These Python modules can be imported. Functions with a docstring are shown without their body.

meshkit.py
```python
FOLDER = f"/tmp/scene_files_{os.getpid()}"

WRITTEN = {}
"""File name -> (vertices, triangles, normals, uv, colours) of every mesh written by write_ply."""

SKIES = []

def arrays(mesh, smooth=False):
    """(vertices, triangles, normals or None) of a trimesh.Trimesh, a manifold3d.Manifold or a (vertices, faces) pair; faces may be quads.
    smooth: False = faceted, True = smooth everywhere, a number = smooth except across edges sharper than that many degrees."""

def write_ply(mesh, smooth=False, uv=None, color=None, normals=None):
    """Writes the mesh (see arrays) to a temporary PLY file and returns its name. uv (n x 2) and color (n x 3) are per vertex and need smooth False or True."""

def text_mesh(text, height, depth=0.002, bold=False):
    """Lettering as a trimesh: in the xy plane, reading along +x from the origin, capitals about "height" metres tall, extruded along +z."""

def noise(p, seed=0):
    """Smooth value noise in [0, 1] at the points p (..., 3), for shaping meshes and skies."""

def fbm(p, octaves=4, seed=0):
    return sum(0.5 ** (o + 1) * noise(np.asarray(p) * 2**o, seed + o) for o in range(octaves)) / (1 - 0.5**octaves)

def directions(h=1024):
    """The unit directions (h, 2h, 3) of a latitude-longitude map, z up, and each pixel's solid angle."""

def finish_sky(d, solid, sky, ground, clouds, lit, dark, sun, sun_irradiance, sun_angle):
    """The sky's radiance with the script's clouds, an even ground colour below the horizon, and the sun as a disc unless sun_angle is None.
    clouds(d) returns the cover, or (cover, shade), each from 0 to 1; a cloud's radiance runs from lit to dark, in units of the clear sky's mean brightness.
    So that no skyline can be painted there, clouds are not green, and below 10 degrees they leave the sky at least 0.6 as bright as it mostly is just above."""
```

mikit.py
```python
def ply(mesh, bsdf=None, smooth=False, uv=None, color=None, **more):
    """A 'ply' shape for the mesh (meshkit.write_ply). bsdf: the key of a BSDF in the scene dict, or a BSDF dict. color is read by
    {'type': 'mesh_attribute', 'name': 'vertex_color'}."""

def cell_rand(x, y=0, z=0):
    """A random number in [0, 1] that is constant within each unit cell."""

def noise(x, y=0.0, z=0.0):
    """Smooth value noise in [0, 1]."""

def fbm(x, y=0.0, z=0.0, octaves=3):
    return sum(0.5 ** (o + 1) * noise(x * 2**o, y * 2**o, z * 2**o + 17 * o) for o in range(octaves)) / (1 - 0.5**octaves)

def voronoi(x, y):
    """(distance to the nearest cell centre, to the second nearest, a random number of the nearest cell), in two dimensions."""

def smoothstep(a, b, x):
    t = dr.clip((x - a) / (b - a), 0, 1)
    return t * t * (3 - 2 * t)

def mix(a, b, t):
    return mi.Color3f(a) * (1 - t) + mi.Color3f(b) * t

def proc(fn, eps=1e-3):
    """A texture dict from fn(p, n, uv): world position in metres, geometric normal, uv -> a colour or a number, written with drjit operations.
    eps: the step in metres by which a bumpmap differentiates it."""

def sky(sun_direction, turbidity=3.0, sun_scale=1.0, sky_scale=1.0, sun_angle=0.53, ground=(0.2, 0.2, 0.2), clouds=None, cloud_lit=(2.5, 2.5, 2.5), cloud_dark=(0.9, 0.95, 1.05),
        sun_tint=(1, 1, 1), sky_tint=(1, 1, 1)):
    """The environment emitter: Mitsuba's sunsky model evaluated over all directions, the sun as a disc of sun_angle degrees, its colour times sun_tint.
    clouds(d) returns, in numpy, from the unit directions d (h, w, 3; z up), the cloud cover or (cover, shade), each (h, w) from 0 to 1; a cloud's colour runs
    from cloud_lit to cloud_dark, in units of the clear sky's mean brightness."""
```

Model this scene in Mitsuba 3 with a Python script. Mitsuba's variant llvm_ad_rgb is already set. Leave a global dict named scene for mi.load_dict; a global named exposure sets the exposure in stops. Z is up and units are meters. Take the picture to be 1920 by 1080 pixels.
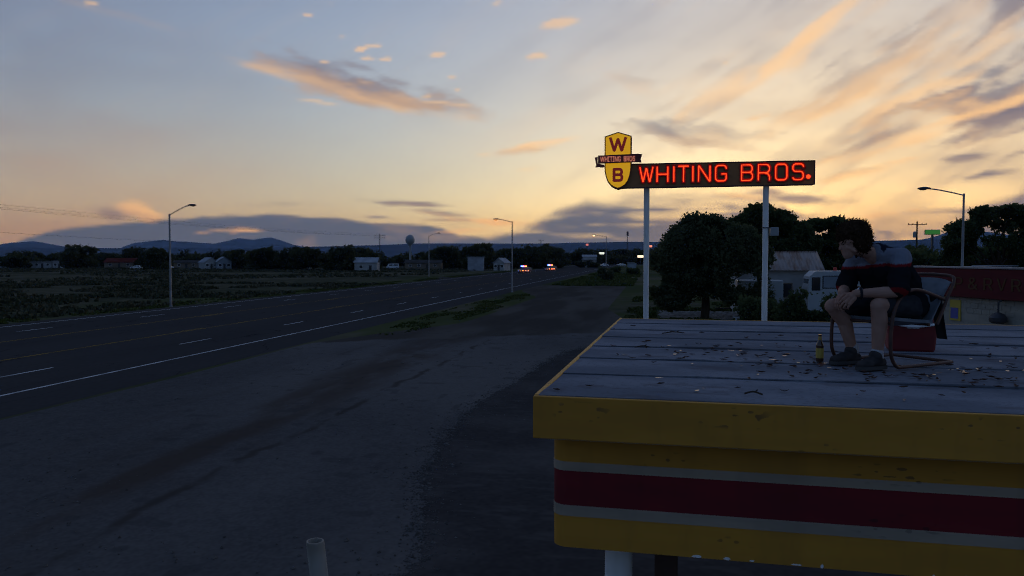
import math
import numpy as np
import trimesh
import manifold3d as m3
import shapely.geometry as sg
import drjit as dr
import mitsuba as mi
import mikit
import meshkit

# ------------------------------------------------------------------ camera, sky, exposure
# world: z up, metres; +y runs along the highway towards the town, +x to its right
T = mi.ScalarTransform4f
EYE = (0.0, 0.0, 4.8)
YAW, PITCH = math.radians(10.4), math.atan(58 / 1450.0)
LOOK = (-math.sin(YAW) * math.cos(PITCH), math.cos(YAW) * math.cos(PITCH), -math.sin(PITCH))
exposure = 2.5
SKY_SCALE, TINT, LIT, DARK = 1.0, (.93, 1.12, 1.74), (4.7, 2.9, 1.38), (.205, .41, .94)
scene = {
    'type': 'scene',
    'camera': {'type': 'perspective', 'fov': 2 * math.degrees(math.atan(960 / 1450.0)), 'fov_axis': 'x', 'near_clip': 0.1, 'far_clip': 80000.0,
               'to_world': T().look_at(origin=list(EYE), target=[EYE[k] + LOOK[k] for k in range(3)], up=[0, 0, 1])},
}
labels = {}
SUN_AZ, SUN_EL = math.radians(24.0 - 10.4), math.radians(5.0)
SUN = [math.sin(SUN_AZ) * math.cos(SUN_EL), math.cos(SUN_AZ) * math.cos(SUN_EL), math.sin(SUN_EL)]

# clouds, each in degrees of azimuth (right of north) and elevation:
# (az, el, half length, half thickness, tilt, cover, shade of upper side, shade of lower side, raggedness)
CLOUDS = [
    # long pink cloud high on the left and its tail
    (-10.8, 12.0, 7.8, 1.3, -11, 0.88, 0.84, 0.55, 1.2),
    (-14.0, 12.9, 4.2, 0.9, -12, 0.6, 0.86, 0.65, 1.0),
    (-16.0, 12.7, 5.4, 0.42, -9, 0.65, 0.4, 0.3, 1.0),
    (-8.2, 11.0, 5.0, 0.75, -11, 0.75, 0.55, 0.3, 1.0),
    (-27.5, 15.6, 6.0, 0.35, -9, 0.18, 0.6, 0.4, 1.0),
    (-14.0, 10.9, 2.0, 0.14, -6, 0.5, 0.1, 0.1, 0.8),
    (-5.0, 11.1, 2.6, 0.14, -5, 0.45, 0.05, 0.05, 0.8),
    # puff above the bank on the left
    (-27.3, 2.9, 1.3, 0.5, -6, 1.0, 0.75, 0.7, 1.0),
    (-26.2, 3.15, 1.2, 0.75, -10, 1.0, 0.10, 0.45, 1.0),
    (-25.2, 2.85, 1.3, 0.55, -14, 1.0, 0.0, 0.35, 1.0),
    # thin dark bars above the bank
    (-8.0, 3.95, 3.6, 0.26, -3, 0.9, 0.95, 0.75, 0.9),
    (-9.9, 2.9, 1.6, 0.16, -3, 0.8, 0.9, 0.7, 0.9),
    (-5.2, 3.2, 2.6, 0.26, -5, 0.8, 0.95, 0.6, 0.9),
    (-4.2, 2.7, 2.8, 0.16, -2, 0.7, 0.9, 0.7, 0.9),
    (-16.5, 3.7, 2.8, 0.10, 1, 0.6, 0.9, 0.8, 0.9),
    # orange gaps of the bank (lit flanks)
    (-20.6, 1.75, 1.9, 0.22, 4, 0.85, 0.2, 0.2, 1.8),
    (-18.9, 1.9, 1.6, 0.16, -2, 0.8, 0.2, 0.2, 1.8),
    (-1.2, 2.6, 3.4, 0.30, -4, 0.9, 0.05, 0.0, 0.9),
    (-3.6, 1.95, 2.5, 0.2, 4, 0.75, 0.1, 0.0, 0.9),
    # yellow tufts left of the sign
    (1.0, 7.8, 2.2, 0.42, 7, 0.75, 0.0, 0.35, 1.1),
    (2.6, 8.4, 2.2, 0.25, 5, 0.6, 0.0, 0.0, 1.1),
    (1.3, 6.5, 1.0, 0.14, 3, 0.6, 0.3, 0.0, 0.9),
    (-2.0, 7.5, 1.0, 0.14, 3, 0.5, 0.0, 0.0, 0.9),
    # violet cloud above the sign
    (11.0, 9.0, 3.8, 1.15, -9, 0.62, 1.0, 0.7, 1.5),
    (14.6, 8.4, 4.6, 1.1, -10, 0.48, 0.9, 0.5, 1.5),
    (9.0, 12.4, 2.6, 0.8, -12, 0.3, 0.7, 0.3, 1.2),
    # fan of streaks on the right
    (21.2, 14.9, 3.8, 0.75, 33, 0.60, 0.0, 0.0, 1.3),
    (19.8, 13.6, 3.2, 0.8, 30, 0.45, 0.05, 0.0, 1.3),
    (25.2, 12.7, 7.0, 1.3, 27, 0.42, 0.85, 0.55, 2.0),
    (24.6, 11.6, 6.0, 1.0, 24, 0.42, 0.15, 0.0, 2.0),
    (28.5, 15.0, 6.0, 1.2, 32, 0.30, 0.6, 0.3, 2.0),
    (22.5, 10.4, 6.0, 0.9, 22, 0.55, 0.35, 0.0, 1.4),
    (27.0, 10.2, 5.0, 0.8, 22, 0.55, 0.1, 0.0, 1.4),
    (32.0, 10.0, 6.4, 1.7, 14, 0.92, 0.95, 0.35, 1.5),
    (33.5, 8.8, 5.4, 1.3, 13, 0.92, 0.95, 0.80, 1.4),
    (31.0, 9.1, 5.4, 0.40, 14, 0.70, 0.05, 0.0, 1.4),
    (25.4, 7.7, 5.6, 0.55, 19, 0.75, 0.75, 0.1, 1.2),
    (25.6, 7.1, 5.2, 0.40, 19, 0.60, 0.05, 0.0, 1.2),
    (30.3, 13.2, 5.0, 1.1, 26, 0.40, 0.45, 0.1, 2.0),
    (34.0, 16.0, 4.6, 1.7, 34, 0.80, 0.9, 0.8, 1.3),
    (36.0, 13.4, 4.2, 1.2, 28, 0.80, 0.85, 0.7, 1.3),
    (24.0, 5.6, 2.8, 0.42, 8, 0.70, 0.35, 0.0, 1.1),
    (26.5, 6.3, 2.4, 0.14, 10, 0.60, 0.05, 0.0, 1.1),
    (15.5, 11.5, 5.0, 1.2, 30, 0.35, 0.0, 0.0, 1.4),
    # small dark bars low on the right
    (30.1, 6.25, 1.5, 0.36, 4, 0.8, 0.9, 0.75, 1.0),
    (31.4, 5.15, 2.1, 0.28, 7, 0.9, 0.9, 0.8, 0.9),
    (34.5, 6.6, 1.8, 0.2, 10, 0.8, 0.9, 0.8, 0.9),
    # mauve cloud under the sign's right end
    (20.4, 4.05, 2.9, 0.50, -5, 0.9, 0.85, 0.7, 0.9),
    (18.3, 4.5, 1.5, 0.3, 0, 0.8, 0.8, 0.6, 0.9),
    (16.5, 4.3, 2.2, 0.22, -6, 0.7, 0.05, 0.0, 0.9),
    # glow where the sun went down
    (25.0, 2.75, 1.1, 0.2, 8, 0.9, 0.0, 0.0, 0.9),
    (24.4, 2.0, 1.3, 0.35, 15, 0.8, 0.0, 0.15, 0.9),
    (26.8, 3.0, 2.6, 0.09, 8, 0.8, 0.0, 0.0, 0.9),
]
PUFFS = [(-9.8, 14.9, .8), (-10.9, 14.6, .4), (-10.6, 14.0, .7), (-9.2, 14.0, .5), (-5.4, 14.4, .75), (-13.6, 13.6, .6), (-12.4, 15.3, .5), (-14.6, 16.6, .4), (-19.0, 17.8, .4), (-7.7, 13.4, .4),
         (-4.5, 12.9, .5), (-6.0, 11.6, .6), (-25.4, 16.8, .5), (-28.2, 15.9, .5), (3.2, 16.6, 1.5), (1.7, 14.3, .8), (15.2, 13.4, .4), (17.3, 9.6, 1.3), (19.3, 5.2, .6), (-13.0, 17.4, .5), (-1.2, 17.9, .6),
         (-16.2, 17.6, .5), (-4.0, 12.0, .4)]


def clouds(d):
    az = np.degrees(np.arctan2(d[..., 0], d[..., 1])) + 10.4  # counted from the middle of the view
    el = np.degrees(np.arcsin(np.clip(d[..., 2], -1, 1)))
    p = np.stack([az, el, np.zeros_like(az)], -1)
    fine = meshkit.fbm(p * [0.55, 1.5, 1], 5, seed=3) - 0.5
    broad = meshkit.fbm(p * [0.16, 0.5, 1], 4, seed=11) - 0.5
    diag = np.stack([az * 0.86 + el * 0.5, -az * 0.5 + el * 0.86, np.zeros_like(az)], -1)
    wisp = meshkit.fbm(diag * [0.16, 1.1, 1], 5, seed=23)
    cover, shade = np.zeros_like(az), np.zeros_like(az)

    def over(c, s, thin=0.8):
        nonlocal cover, shade
        s = 1 - (1 - s) * thin
        c = np.clip(c, 0, 1)
        total = c + cover * (1 - c)
        s = s + (1 - s) * away
        shade = np.where(total > 1e-6, (c * s + cover * (1 - c) * shade) / np.maximum(total, 1e-6), 0)
        cover = total

    def ramp(a, b, x):
        t = np.clip((x - a) / (b - a), 0, 1)
        return t * t * (3 - 2 * t)

    # high thin veil drawn out in streaks all over the sky, thicker towards the sunset
    off = np.abs((az - 24 + 180) % 360 - 180)       # degrees of azimuth away from the sunset
    away = ramp(45, 110, off)                       # clouds far from the sunset are no longer lit by it
    over(ramp(8, 55, off) * (0.72 * np.exp(-np.maximum(el, 0) / 5.5) + 0.40 * ramp(20, 60, off)) * (0.85 + 0.6 * broad), 0.36 + 0.44 * ramp(3, 13, el))
    over(0.58 * np.exp(-((az - 29) / 26) ** 2 - ((el - 10) / 13) ** 2) * (0.85 + 0.6 * broad), 0.80)
    over(0.50 * np.exp(-((az - 34) / 13) ** 2 - ((el - 4) / 6) ** 2) * (0.9 + 0.6 * broad), 0.60)
    over((0.03 + 0.45 * np.exp(-((az - 28) / 20) ** 2 - ((el - 11) / 8) ** 2)) * ramp(0.40, 0.75, wisp), 0.10 + 0.75 * ramp(0.3, 0.7, broad + 0.5))
    added_deck = ramp(-0.12, 0.10, broad + 0.35 * fine + 0.10 * away - 0.012 * np.maximum(el - 30, 0))
    over(0.85 * away * added_deck, 0.9)  # unseen dark clouds behind the view, added to dim the light from the east
    # bank along the horizon, uneven top edge
    top = np.interp(az, [-44, -33.5, -32.1, -30.7, -27.7, -24.5, -21.1, -17.6, -15.4, -12.4, -10.2, -6.3, -5.1, -3.9, -1.6, 1.4, 3.2, 5.5, 10.9, 18.3, 20.4, 23.8, 27.0, 30.1, 33.5, 40, 60, 90],
                    [.2, .65, 1.25, 1.7, 2.1, 2.55, 2.85, 3.0, 2.9, 2.75, 2.4, 2.35, 2.1, 1.4, 1.5, 2.2, 3.2, 4.0, 4.4, 4.1, 3.0, 2.2, 2.65, 3.2, 4.1, 5.3, 4.0, 3.0])
    bumpy = 0.35 + 0.65 * ramp(-6, 2, az)
    strata = meshkit.fbm(np.stack([az * 0.16 + 5, el * 2.6, np.zeros_like(az)], -1), 4, 51)
    soft = 0.13 + 0.75 * np.exp(-((az - 9) / 8) ** 2) + 0.2 * ramp(20, 26, az)
    over((0.95 - 0.38 * ramp(9, 20, az) * ramp(-0.12, 0.2, fine + 0.6 * broad)) * (1 - 0.45 * ramp(0.52, 0.72, strata) * ramp(0.6, 2.2, el) * ramp(-9, 0, az)) * ramp(soft, -soft, el - top - bumpy * (1.0 * broad + 0.9 * fine)), 0.95 - 0.16 * ramp(0.0, 0.5, fine + broad) - 0.16 * ramp(6, 18, az))
    for j, (a, e, L, H, t, c, s_up, s_low, rag) in enumerate(CLOUDS):
        x, y = az - a, el - e
        ct, st = math.cos(math.radians(t)), math.sin(math.radians(t))
        u, v = (x * ct + y * st) / L, (-x * st + y * ct) / H
        here = (np.abs(u) < 1.7) & (np.abs(v) < 2.6)
        u, v = u[here], v[here]
        grain = meshkit.fbm(np.column_stack([u * L * 0.55, v * H * 2.1, np.full(len(u), j * 7.3)]), 5, 40) - 0.5
        swell = meshkit.fbm(np.column_stack([u * 1.3, v * H * 0.5, np.full(len(u), j * 3.1)]), 3, 70) - 0.5
        v = v + 1.0 * rag * swell
        r = np.sqrt(u * u + v * v * (1 + 0.7 * np.abs(u))) + rag * 1.5 * grain
        k = ramp(1.15, 0.10, r)
        cc, ss = np.zeros_like(az), np.zeros_like(az)
        cc[here] = c * k
        ss[here] = np.clip(s_low + (s_up - s_low) * ramp(-0.6, 0.6, v + 2.2 * grain), 0, 1)
        over(cc, ss, 1.0)
    for a, e, L in PUFFS:
        r = np.sqrt(((az - a) / L) ** 2 + ((el - e - 0.12 * (az - a)) / (0.22 * L + 0.04)) ** 2) + 2.4 * fine
        over(0.55 * ramp(1.0, 0.3, r), 0.12, 1.0)
    return cover, shade


scene['sky'] = mikit.sky(SUN, turbidity=3.0, sun_scale=0.0, sky_scale=SKY_SCALE, clouds=clouds, cloud_lit=LIT, cloud_dark=DARK, sky_tint=TINT, ground=(0.08, 0.08, 0.08))

# ------------------------------------------------------------------ materials
P = mikit
GLOW = 2.0 ** -exposure      # a lamp's radiance is given as it should read on the photograph, times this


def flat(rgb):
    return {'type': 'rgb', 'value': list(rgb)}


def matte(name, color):
    scene['mat_' + name] = {'type': 'twosided', 'bsdf': {'type': 'diffuse', 'reflectance': P.proc(color) if callable(color) else flat(color)}}


def paint(name, color, rough=0.45, metallic=0.0, spec=0.5):
    scene['mat_' + name] = {'type': 'twosided', 'bsdf': {'type': 'principled', 'base_color': P.proc(color) if callable(color) else flat(color), 'roughness': rough, 'metallic': metallic, 'specular': spec}}


def leafy(name, color):
    """thin leaves: as much light comes through as is thrown back"""
    scene['mat_' + name] = {'type': 'principledthin', 'base_color': P.proc(color), 'roughness': 0.6, 'diff_trans': 0.9, 'spec_trans': 0.0}


def grain(c0, c1, sx, sy=None, sz=None, octaves=4, lo=0.3, hi=0.7):
    """two tones of one material in patches"""
    sy, sz = sy or sx, sz or sx
    return lambda p, n, uv: P.mix(c0, c1, P.smoothstep(lo, hi, P.fbm(p.x * sx + 31.7, p.y * sy + 11.3, p.z * sz + 5.1, octaves)))


def asphalt(p, n, uv):
    fine = P.noise(p.x * 9, p.y * 9)
    patch = P.fbm(p.x * 0.35, p.y * 0.08, 0, 4)
    c = P.mix((.050, .048, .048), (.072, .069, .068), 0.55 * patch + 0.45 * fine)
    seal = P.smoothstep(0.008, 0.0, dr.abs(P.fbm(p.x * 0.5, p.y * 0.12, 3.0, 3) - 0.5))
    return P.mix(c, (.022, .022, .024), 0.8 * seal)


def lot(p, n, uv):
    wob = (P.fbm(p.y * 0.12, 4.0, 0, 3) - 0.5) * 1.6
    fine = P.noise(p.x * 17, p.y * 17) * 0.5 + P.noise(p.x * 5.3, p.y * 5.3) * 0.3 + P.noise(p.x * 41, p.y * 41) * 0.2
    patch = P.fbm(p.x * 0.16, p.y * 0.07, 0, 5)
    c = P.mix((.080, .077, .076), (.145, .137, .130), P.smoothstep(0.3, 0.72, patch) * 0.6 + 0.75 * (fine - 0.3))
    x = p.x + wob
    # dirt washed along the old joint, wheel tracks
    dirt = P.smoothstep(2.4, 0.2, dr.abs(x + 11.4)) * P.smoothstep(0.26, 0.62, P.fbm(p.x * 0.9, p.y * 0.25, 9, 5))
    c = P.mix(c, (.068, .052, .042), 0.75 * dirt)
    track = P.smoothstep(0.8, 0.1, dr.abs(x + 14.9)) * P.smoothstep(0.35, 0.7, P.fbm(p.x * 1.2, p.y * 0.15, 2, 4))
    c = P.mix(c, (.080, .070, .064), 0.6 * track)
    w2 = (P.fbm(p.y * 0.6, 1.5, 0, 4) - 0.5) * 0.9
    joint = P.smoothstep(0.22, 0.02, dr.abs(p.x + 9.45 + w2)) * P.smoothstep(0.30, 0.6, P.fbm(p.x * 2, p.y * 0.8, 4, 4))
    c = P.mix(c, (.050, .042, .036), 0.7 * joint)
    # bare earth where the concrete ends, beyond a broken edge
    edge = P.smoothstep(-0.5, 0.5, p.y - 41.0 - 0.55 * (p.x + 18) - 3.0 * (P.fbm(p.x * 0.5, p.y * 0.3, 6, 4) - 0.5))
    earth = P.mix((.062, .055, .048), (.115, .104, .092), P.smoothstep(0.3, 0.7, P.fbm(p.x * 0.4, p.y * 0.09, 3, 5)) * 0.7 + 0.4 * (fine - 0.2))
    c = P.mix(c, earth, edge)
    return P.mix(c, (.05, .05, .05), 0.35 * P.smoothstep(0.80, 0.9, P.noise(p.x * 2.1, p.y * 1.7, 8.0)))


def apron(p, n, uv):
    patch = P.fbm(p.x * 0.5, p.y * 0.5, 0, 5)
    c = P.mix((.046, .043, .043), (.088, .082, .078), P.smoothstep(0.3, 0.75, patch) * 0.6 + 0.4 * P.noise(p.x * 13, p.y * 13))
    return P.mix(c, (.095, .09, .085), 0.5 * P.smoothstep(0.55, 0.8, P.fbm(p.x * 1.6, p.y * 4.2, 4, 5)))


def soil(p, n, uv):
    patch = P.fbm(p.x * 0.05, p.y * 0.05, 0, 5)
    fine = P.fbm(p.x * 0.6, p.y * 0.6, 3, 3)
    c = P.mix((.055, .060, .038), (.120, .108, .075), P.smoothstep(0.3, 0.7, 0.6 * patch + 0.4 * fine))
    verge = P.smoothstep(16, 3, -45.5 - p.x) * P.smoothstep(0.30, 0.6, P.fbm(p.x * .3, p.y * .1, 6, 3))
    return P.mix(c, (.060, .078, .028), 0.7 * verge)


def roofing(p, n, uv):
    patch = P.fbm(p.x * 1.3, p.y * 2.2, 0, 5)
    c = P.mix((.17, .18, .205), (.245, .255, .285), P.smoothstep(0.3, 0.7, patch))
    grit = P.smoothstep(0.62, 0.8, P.noise(p.x * 38, p.y * 60))
    c = P.mix(c, (.12, .12, .13), 0.35 * grit)
    rust = P.smoothstep(0.64, 0.74, P.fbm(p.x * 2.4, p.y * 5.5, 7, 4))
    return P.mix(c, (.12, .105, .11), 0.45 * rust)


def weathered(base, worn, dark):
    def f(p, n, uv):
        c = P.mix(base, worn, P.smoothstep(0.3, 0.75, P.fbm(p.x * 1.1, p.y * 1.1, p.z * 5.0, 5)))
        c = P.mix(c, dark, 0.22 * P.smoothstep(0.5, 0.8, P.fbm(p.x * 7, p.y * 7, p.z * 1.2, 4)))
        speck = P.smoothstep(0.74, 0.80, P.noise(p.x * 21, p.y * 21, p.z * 40)) * P.smoothstep(0.60, 0.75, P.noise(p.x * 2.1, p.y * 2.1, p.z * 6))
        return P.mix(c, dark, 0.8 * speck)
    return f


matte('asphalt', asphalt)
matte('gravel_concrete', lot)
matte('old_asphalt', apron)
matte('soil', soil)
matte('roofing', roofing)
matte('hill_rock', grain((.055, .048, .040), (.030, .034, .026), .002, octaves=4))
matte('lane_white', grain((.62, .62, .60), (.34, .34, .34), 2.2, lo=.35, hi=.75))
matte('lane_yellow', grain((.42, .25, .05), (.20, .13, .05), 2.0, lo=.3, hi=.7))
paint('yellow_paint', weathered((.60, .275, .034), (.51, .23, .030), (.18, .09, .03)), 0.6, 0, .3)
paint('pipe_cream', grain((.36, .33, .28), (.24, .20, .16), 4.0), 0.6)
matte('tar', (.12, .125, .145))
paint('white_stripe', weathered((.43, .335, .24), (.34, .27, .20), (.22, .17, .13)), 0.6, 0, .3)
paint('red_paint', weathered((.22, .016, .022), (.17, .015, .020), (.08, .015, .018)), 0.6, 0, .3)
paint('white_paint', grain((.88, .86, .82), (.62, .58, .52), 5.0, 5.0, .7, lo=.42, hi=.85), 0.5)
paint('flaking_white', (.80, .79, .76), 0.6)
matte('soffit', (.55, .52, .46))
paint('brown_rust', grain((.13, .06, .035), (.07, .035, .025), 6.0), 0.6)
paint('sign_brown', grain((.46, .20, .075), (.36, .16, .065), 2.5), 0.6, 0, .3)
paint('sign_dark', (.09, .03, .02), 0.5)
paint('letter_red', (.48, .030, .018), 0.5)
paint('maroon', (.16, .012, .014), 0.4)
paint('sign_yellow', (.72, .48, .04), 0.4)
paint('galvanised', grain((.36, .36, .37), (.25, .25, .26), 1.5), 0.5, 0.4)
paint('dark_steel', (.06, .06, .065), 0.5, 0.3)
paint('grey_box', (.28, .30, .31), 0.5)
matte('wood_pole', grain((.085, .062, .046), (.05, .038, .03), 3, 3, .6))
matte('wire', (.03, .03, .03))
matte('insulator', (.20, .19, .18))
matte('bark', grain((.075, .055, .04), (.04, .03, .024), 5, 5, 1.2))
leafy('leaf_juniper', grain((.075, .095, .048), (.105, .12, .066), 1.1, lo=.35, hi=.65))
leafy('leaf_green', grain((.060, .082, .034), (.10, .125, .055), .9, lo=.35, hi=.65))
leafy('leaf_far', grain((.045, .055, .030), (.075, .082, .042), .22, lo=.35, hi=.65))
matte('scrub', grain((.052, .060, .034), (.115, .108, .070), .4, lo=.35, hi=.65))
matte('grass', grain((.065, .085, .024), (.11, .115, .042), .5, lo=.35, hi=.65))
matte('stone_dark', grain((.16, .145, .13), (.07, .065, .06), 9.0))
matte('stone', grain((.30, .27, .24), (.17, .15, .13), 2.0))
paint('flake_glossy', grain((.16, .055, .026), (.10, .035, .020), 5.0), 0.2, 0.0, 0.8)
paint('flake_dull', grain((.042, .022, .016), (.085, .036, .022), 5.0), 0.6, 0.0, 0.25)
for key, c in dict(wall_white=(.44, .44, .43), wall_cream=(.42, .38, .29), wall_tan=(.24, .19, .14), wall_blue=(.32, .36, .40), roof_grey=(.24, .25, .27), roof_red=(.13, .035, .028), roof_white=(.38, .40, .43), roof_dark=(.08, .075, .07)).items():
    matte(key, grain(c, tuple(x * 0.78 for x in c), .9))
paint('corrugated', lambda p, n, uv: P.mix((.24, .20, .18), (.16, .09, .06), P.smoothstep(.4, .65, P.fbm(p.x * 3.2, p.y * .6, p.z * .6, 4))), .6, .2)
paint('window_glass', (.02, .024, .03), 0.12, 0.0, 0.8)
paint('van_white', (.42, .44, .45), 0.4)
paint('car_white', (.72, .73, .74), 0.3)
paint('car_dark', (.05, .055, .065), 0.3)
paint('car_red', (.30, .04, .035), 0.3)
matte('rubber', (.02, .02, .02))
paint('chrome', (.6, .6, .6), 0.3, 0.9)
matte('skin', grain((.46, .27, .20), (.40, .22, .16), 14.0))
matte('hair', grain((.060, .036, .022), (.032, .020, .013), 60.0))
matte('shorts_cloth', grain((.042, .046, .052), (.030, .033, .038), 25.0))
matte('sock', (.45, .45, .46))
matte('shoe_cloth', grain((.075, .066, .062), (.045, .042, .042), 20.0))
matte('shoe_sole', (.09, .085, .08))
scene['mat_shirt_cloth'] = {'type': 'twosided', 'bsdf': {'type': 'diffuse', 'reflectance': {'type': 'mesh_attribute', 'name': 'vertex_color'}}}
paint('watch_face', (.35, .42, .50), 0.15, 0.5)
matte('watch_strap', (.03, .03, .035))
paint('frame_rust', grain((.11, .042, .026), (.06, .026, .018), 22.0), 0.55)
matte('canvas', grain((.20, .225, .25), (.15, .17, .19), 12.0))
matte('canvas_dark', (.035, .035, .04))
paint('cooler_red', grain((.20, .014, .016), (.16, .012, .014), 9.0), 0.45)
paint('faded_red', weathered((.125, .014, .018), (.095, .012, .016), (.06, .012, .014)), 0.7, 0, .2)
paint('cooler_white', (.72, .72, .70), 0.35)
paint('bottle_glass', (.055, .022, .008), 0.08, 0.0, 0.8)
paint('bottle_label', (.46, .33, .06), 0.5)
paint('bottle_foil', (.42, .28, .07), 0.35, 0.4)
paint('green_sign', (.05, .32, .06), 0.4)
paint('poster_blue', (.06, .08, .32), 0.5)
paint('poster_yellow', (.50, .38, .05), 0.5)
matte('block_cream', weathered((.40, .37, .30), (.33, .31, .26), (.20, .17, .13)))
matte('letter_tan', (.135, .075, .040))

# ------------------------------------------------------------------ naming
taken = {}


def key_for(base):
    n = taken.get(base, 0)
    taken[base] = n + 1
    return base if n == 0 else f'{base}_{n:03d}'


def thing(name, label, category, group=None):
    k = key_for(name)
    labels[k] = {'label': label, 'category': category}
    if group:
        labels[k]['group'] = group
    return k


def put(holder, name, mesh, bsdf, smooth=False, label=None, emit=None, kind=None, **more):
    """one mesh as a part of holder (name given) or as the thing itself (name None)"""
    k = holder if name is None else key_for(f'{holder}__{name}')
    d = mesh if isinstance(mesh, dict) else mikit.ply(mesh, 'mat_' + bsdf, smooth, **more)
    if emit is not None:
        d['emitter'] = {'type': 'area', 'radiance': flat([c * GLOW for c in emit])}
    scene[k] = d
    if label:
        labels.setdefault(k, {})['label'] = label
    if kind:
        labels.setdefault(k, {})['kind'] = kind
    return k


def structure(name, mesh, bsdf, smooth=False):
    k = key_for(name)
    scene[k] = mikit.ply(mesh, 'mat_' + bsdf, smooth)
    labels[k] = {'kind': 'structure'}
    return k


# ------------------------------------------------------------------ shapes, as (vertices, triangles)
def join(parts):
    vs, fs, n = [], [], 0
    for v, f in parts:
        v, f = np.asarray(v, float), np.asarray(f, int)
        vs.append(v)
        fs.append(f + n)
        n += len(v)
    return np.vstack(vs), np.vstack(fs)


def vf(mesh):
    return np.array(mesh.vertices), np.array(mesh.faces)


def moved(m, at=(0, 0, 0), rz=0.0, scale=1.0):
    v = np.asarray(m[0], float) * scale
    c, s = math.cos(rz), math.sin(rz)
    return np.column_stack([v[:, 0] * c - v[:, 1] * s, v[:, 0] * s + v[:, 1] * c, v[:, 2]]) + np.asarray(at, float), m[1]


def box(x0, x1, y0, y1, z0, z1, r=0.0):
    """a box, its edges cut by r"""
    if r <= 0:
        m = trimesh.creation.box(extents=(x1 - x0, y1 - y0, z1 - z0))
        return np.array(m.vertices) + [(x0 + x1) / 2, (y0 + y1) / 2, (z0 + z1) / 2], np.array(m.faces)
    pts = []
    for a in (0, 1):
        for b in (0, 1):
            for c in (0, 1):
                q = np.array([(x0, x1)[a], (y0, y1)[b], (z0, z1)[c]], float)
                d = np.array([1 - 2 * a, 1 - 2 * b, 1 - 2 * c]) * r
                for k in range(3):
                    e = q + d
                    e[k] = q[k]
                    pts.append(e)
    return vf(trimesh.convex.convex_hull(np.array(pts)))


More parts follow.
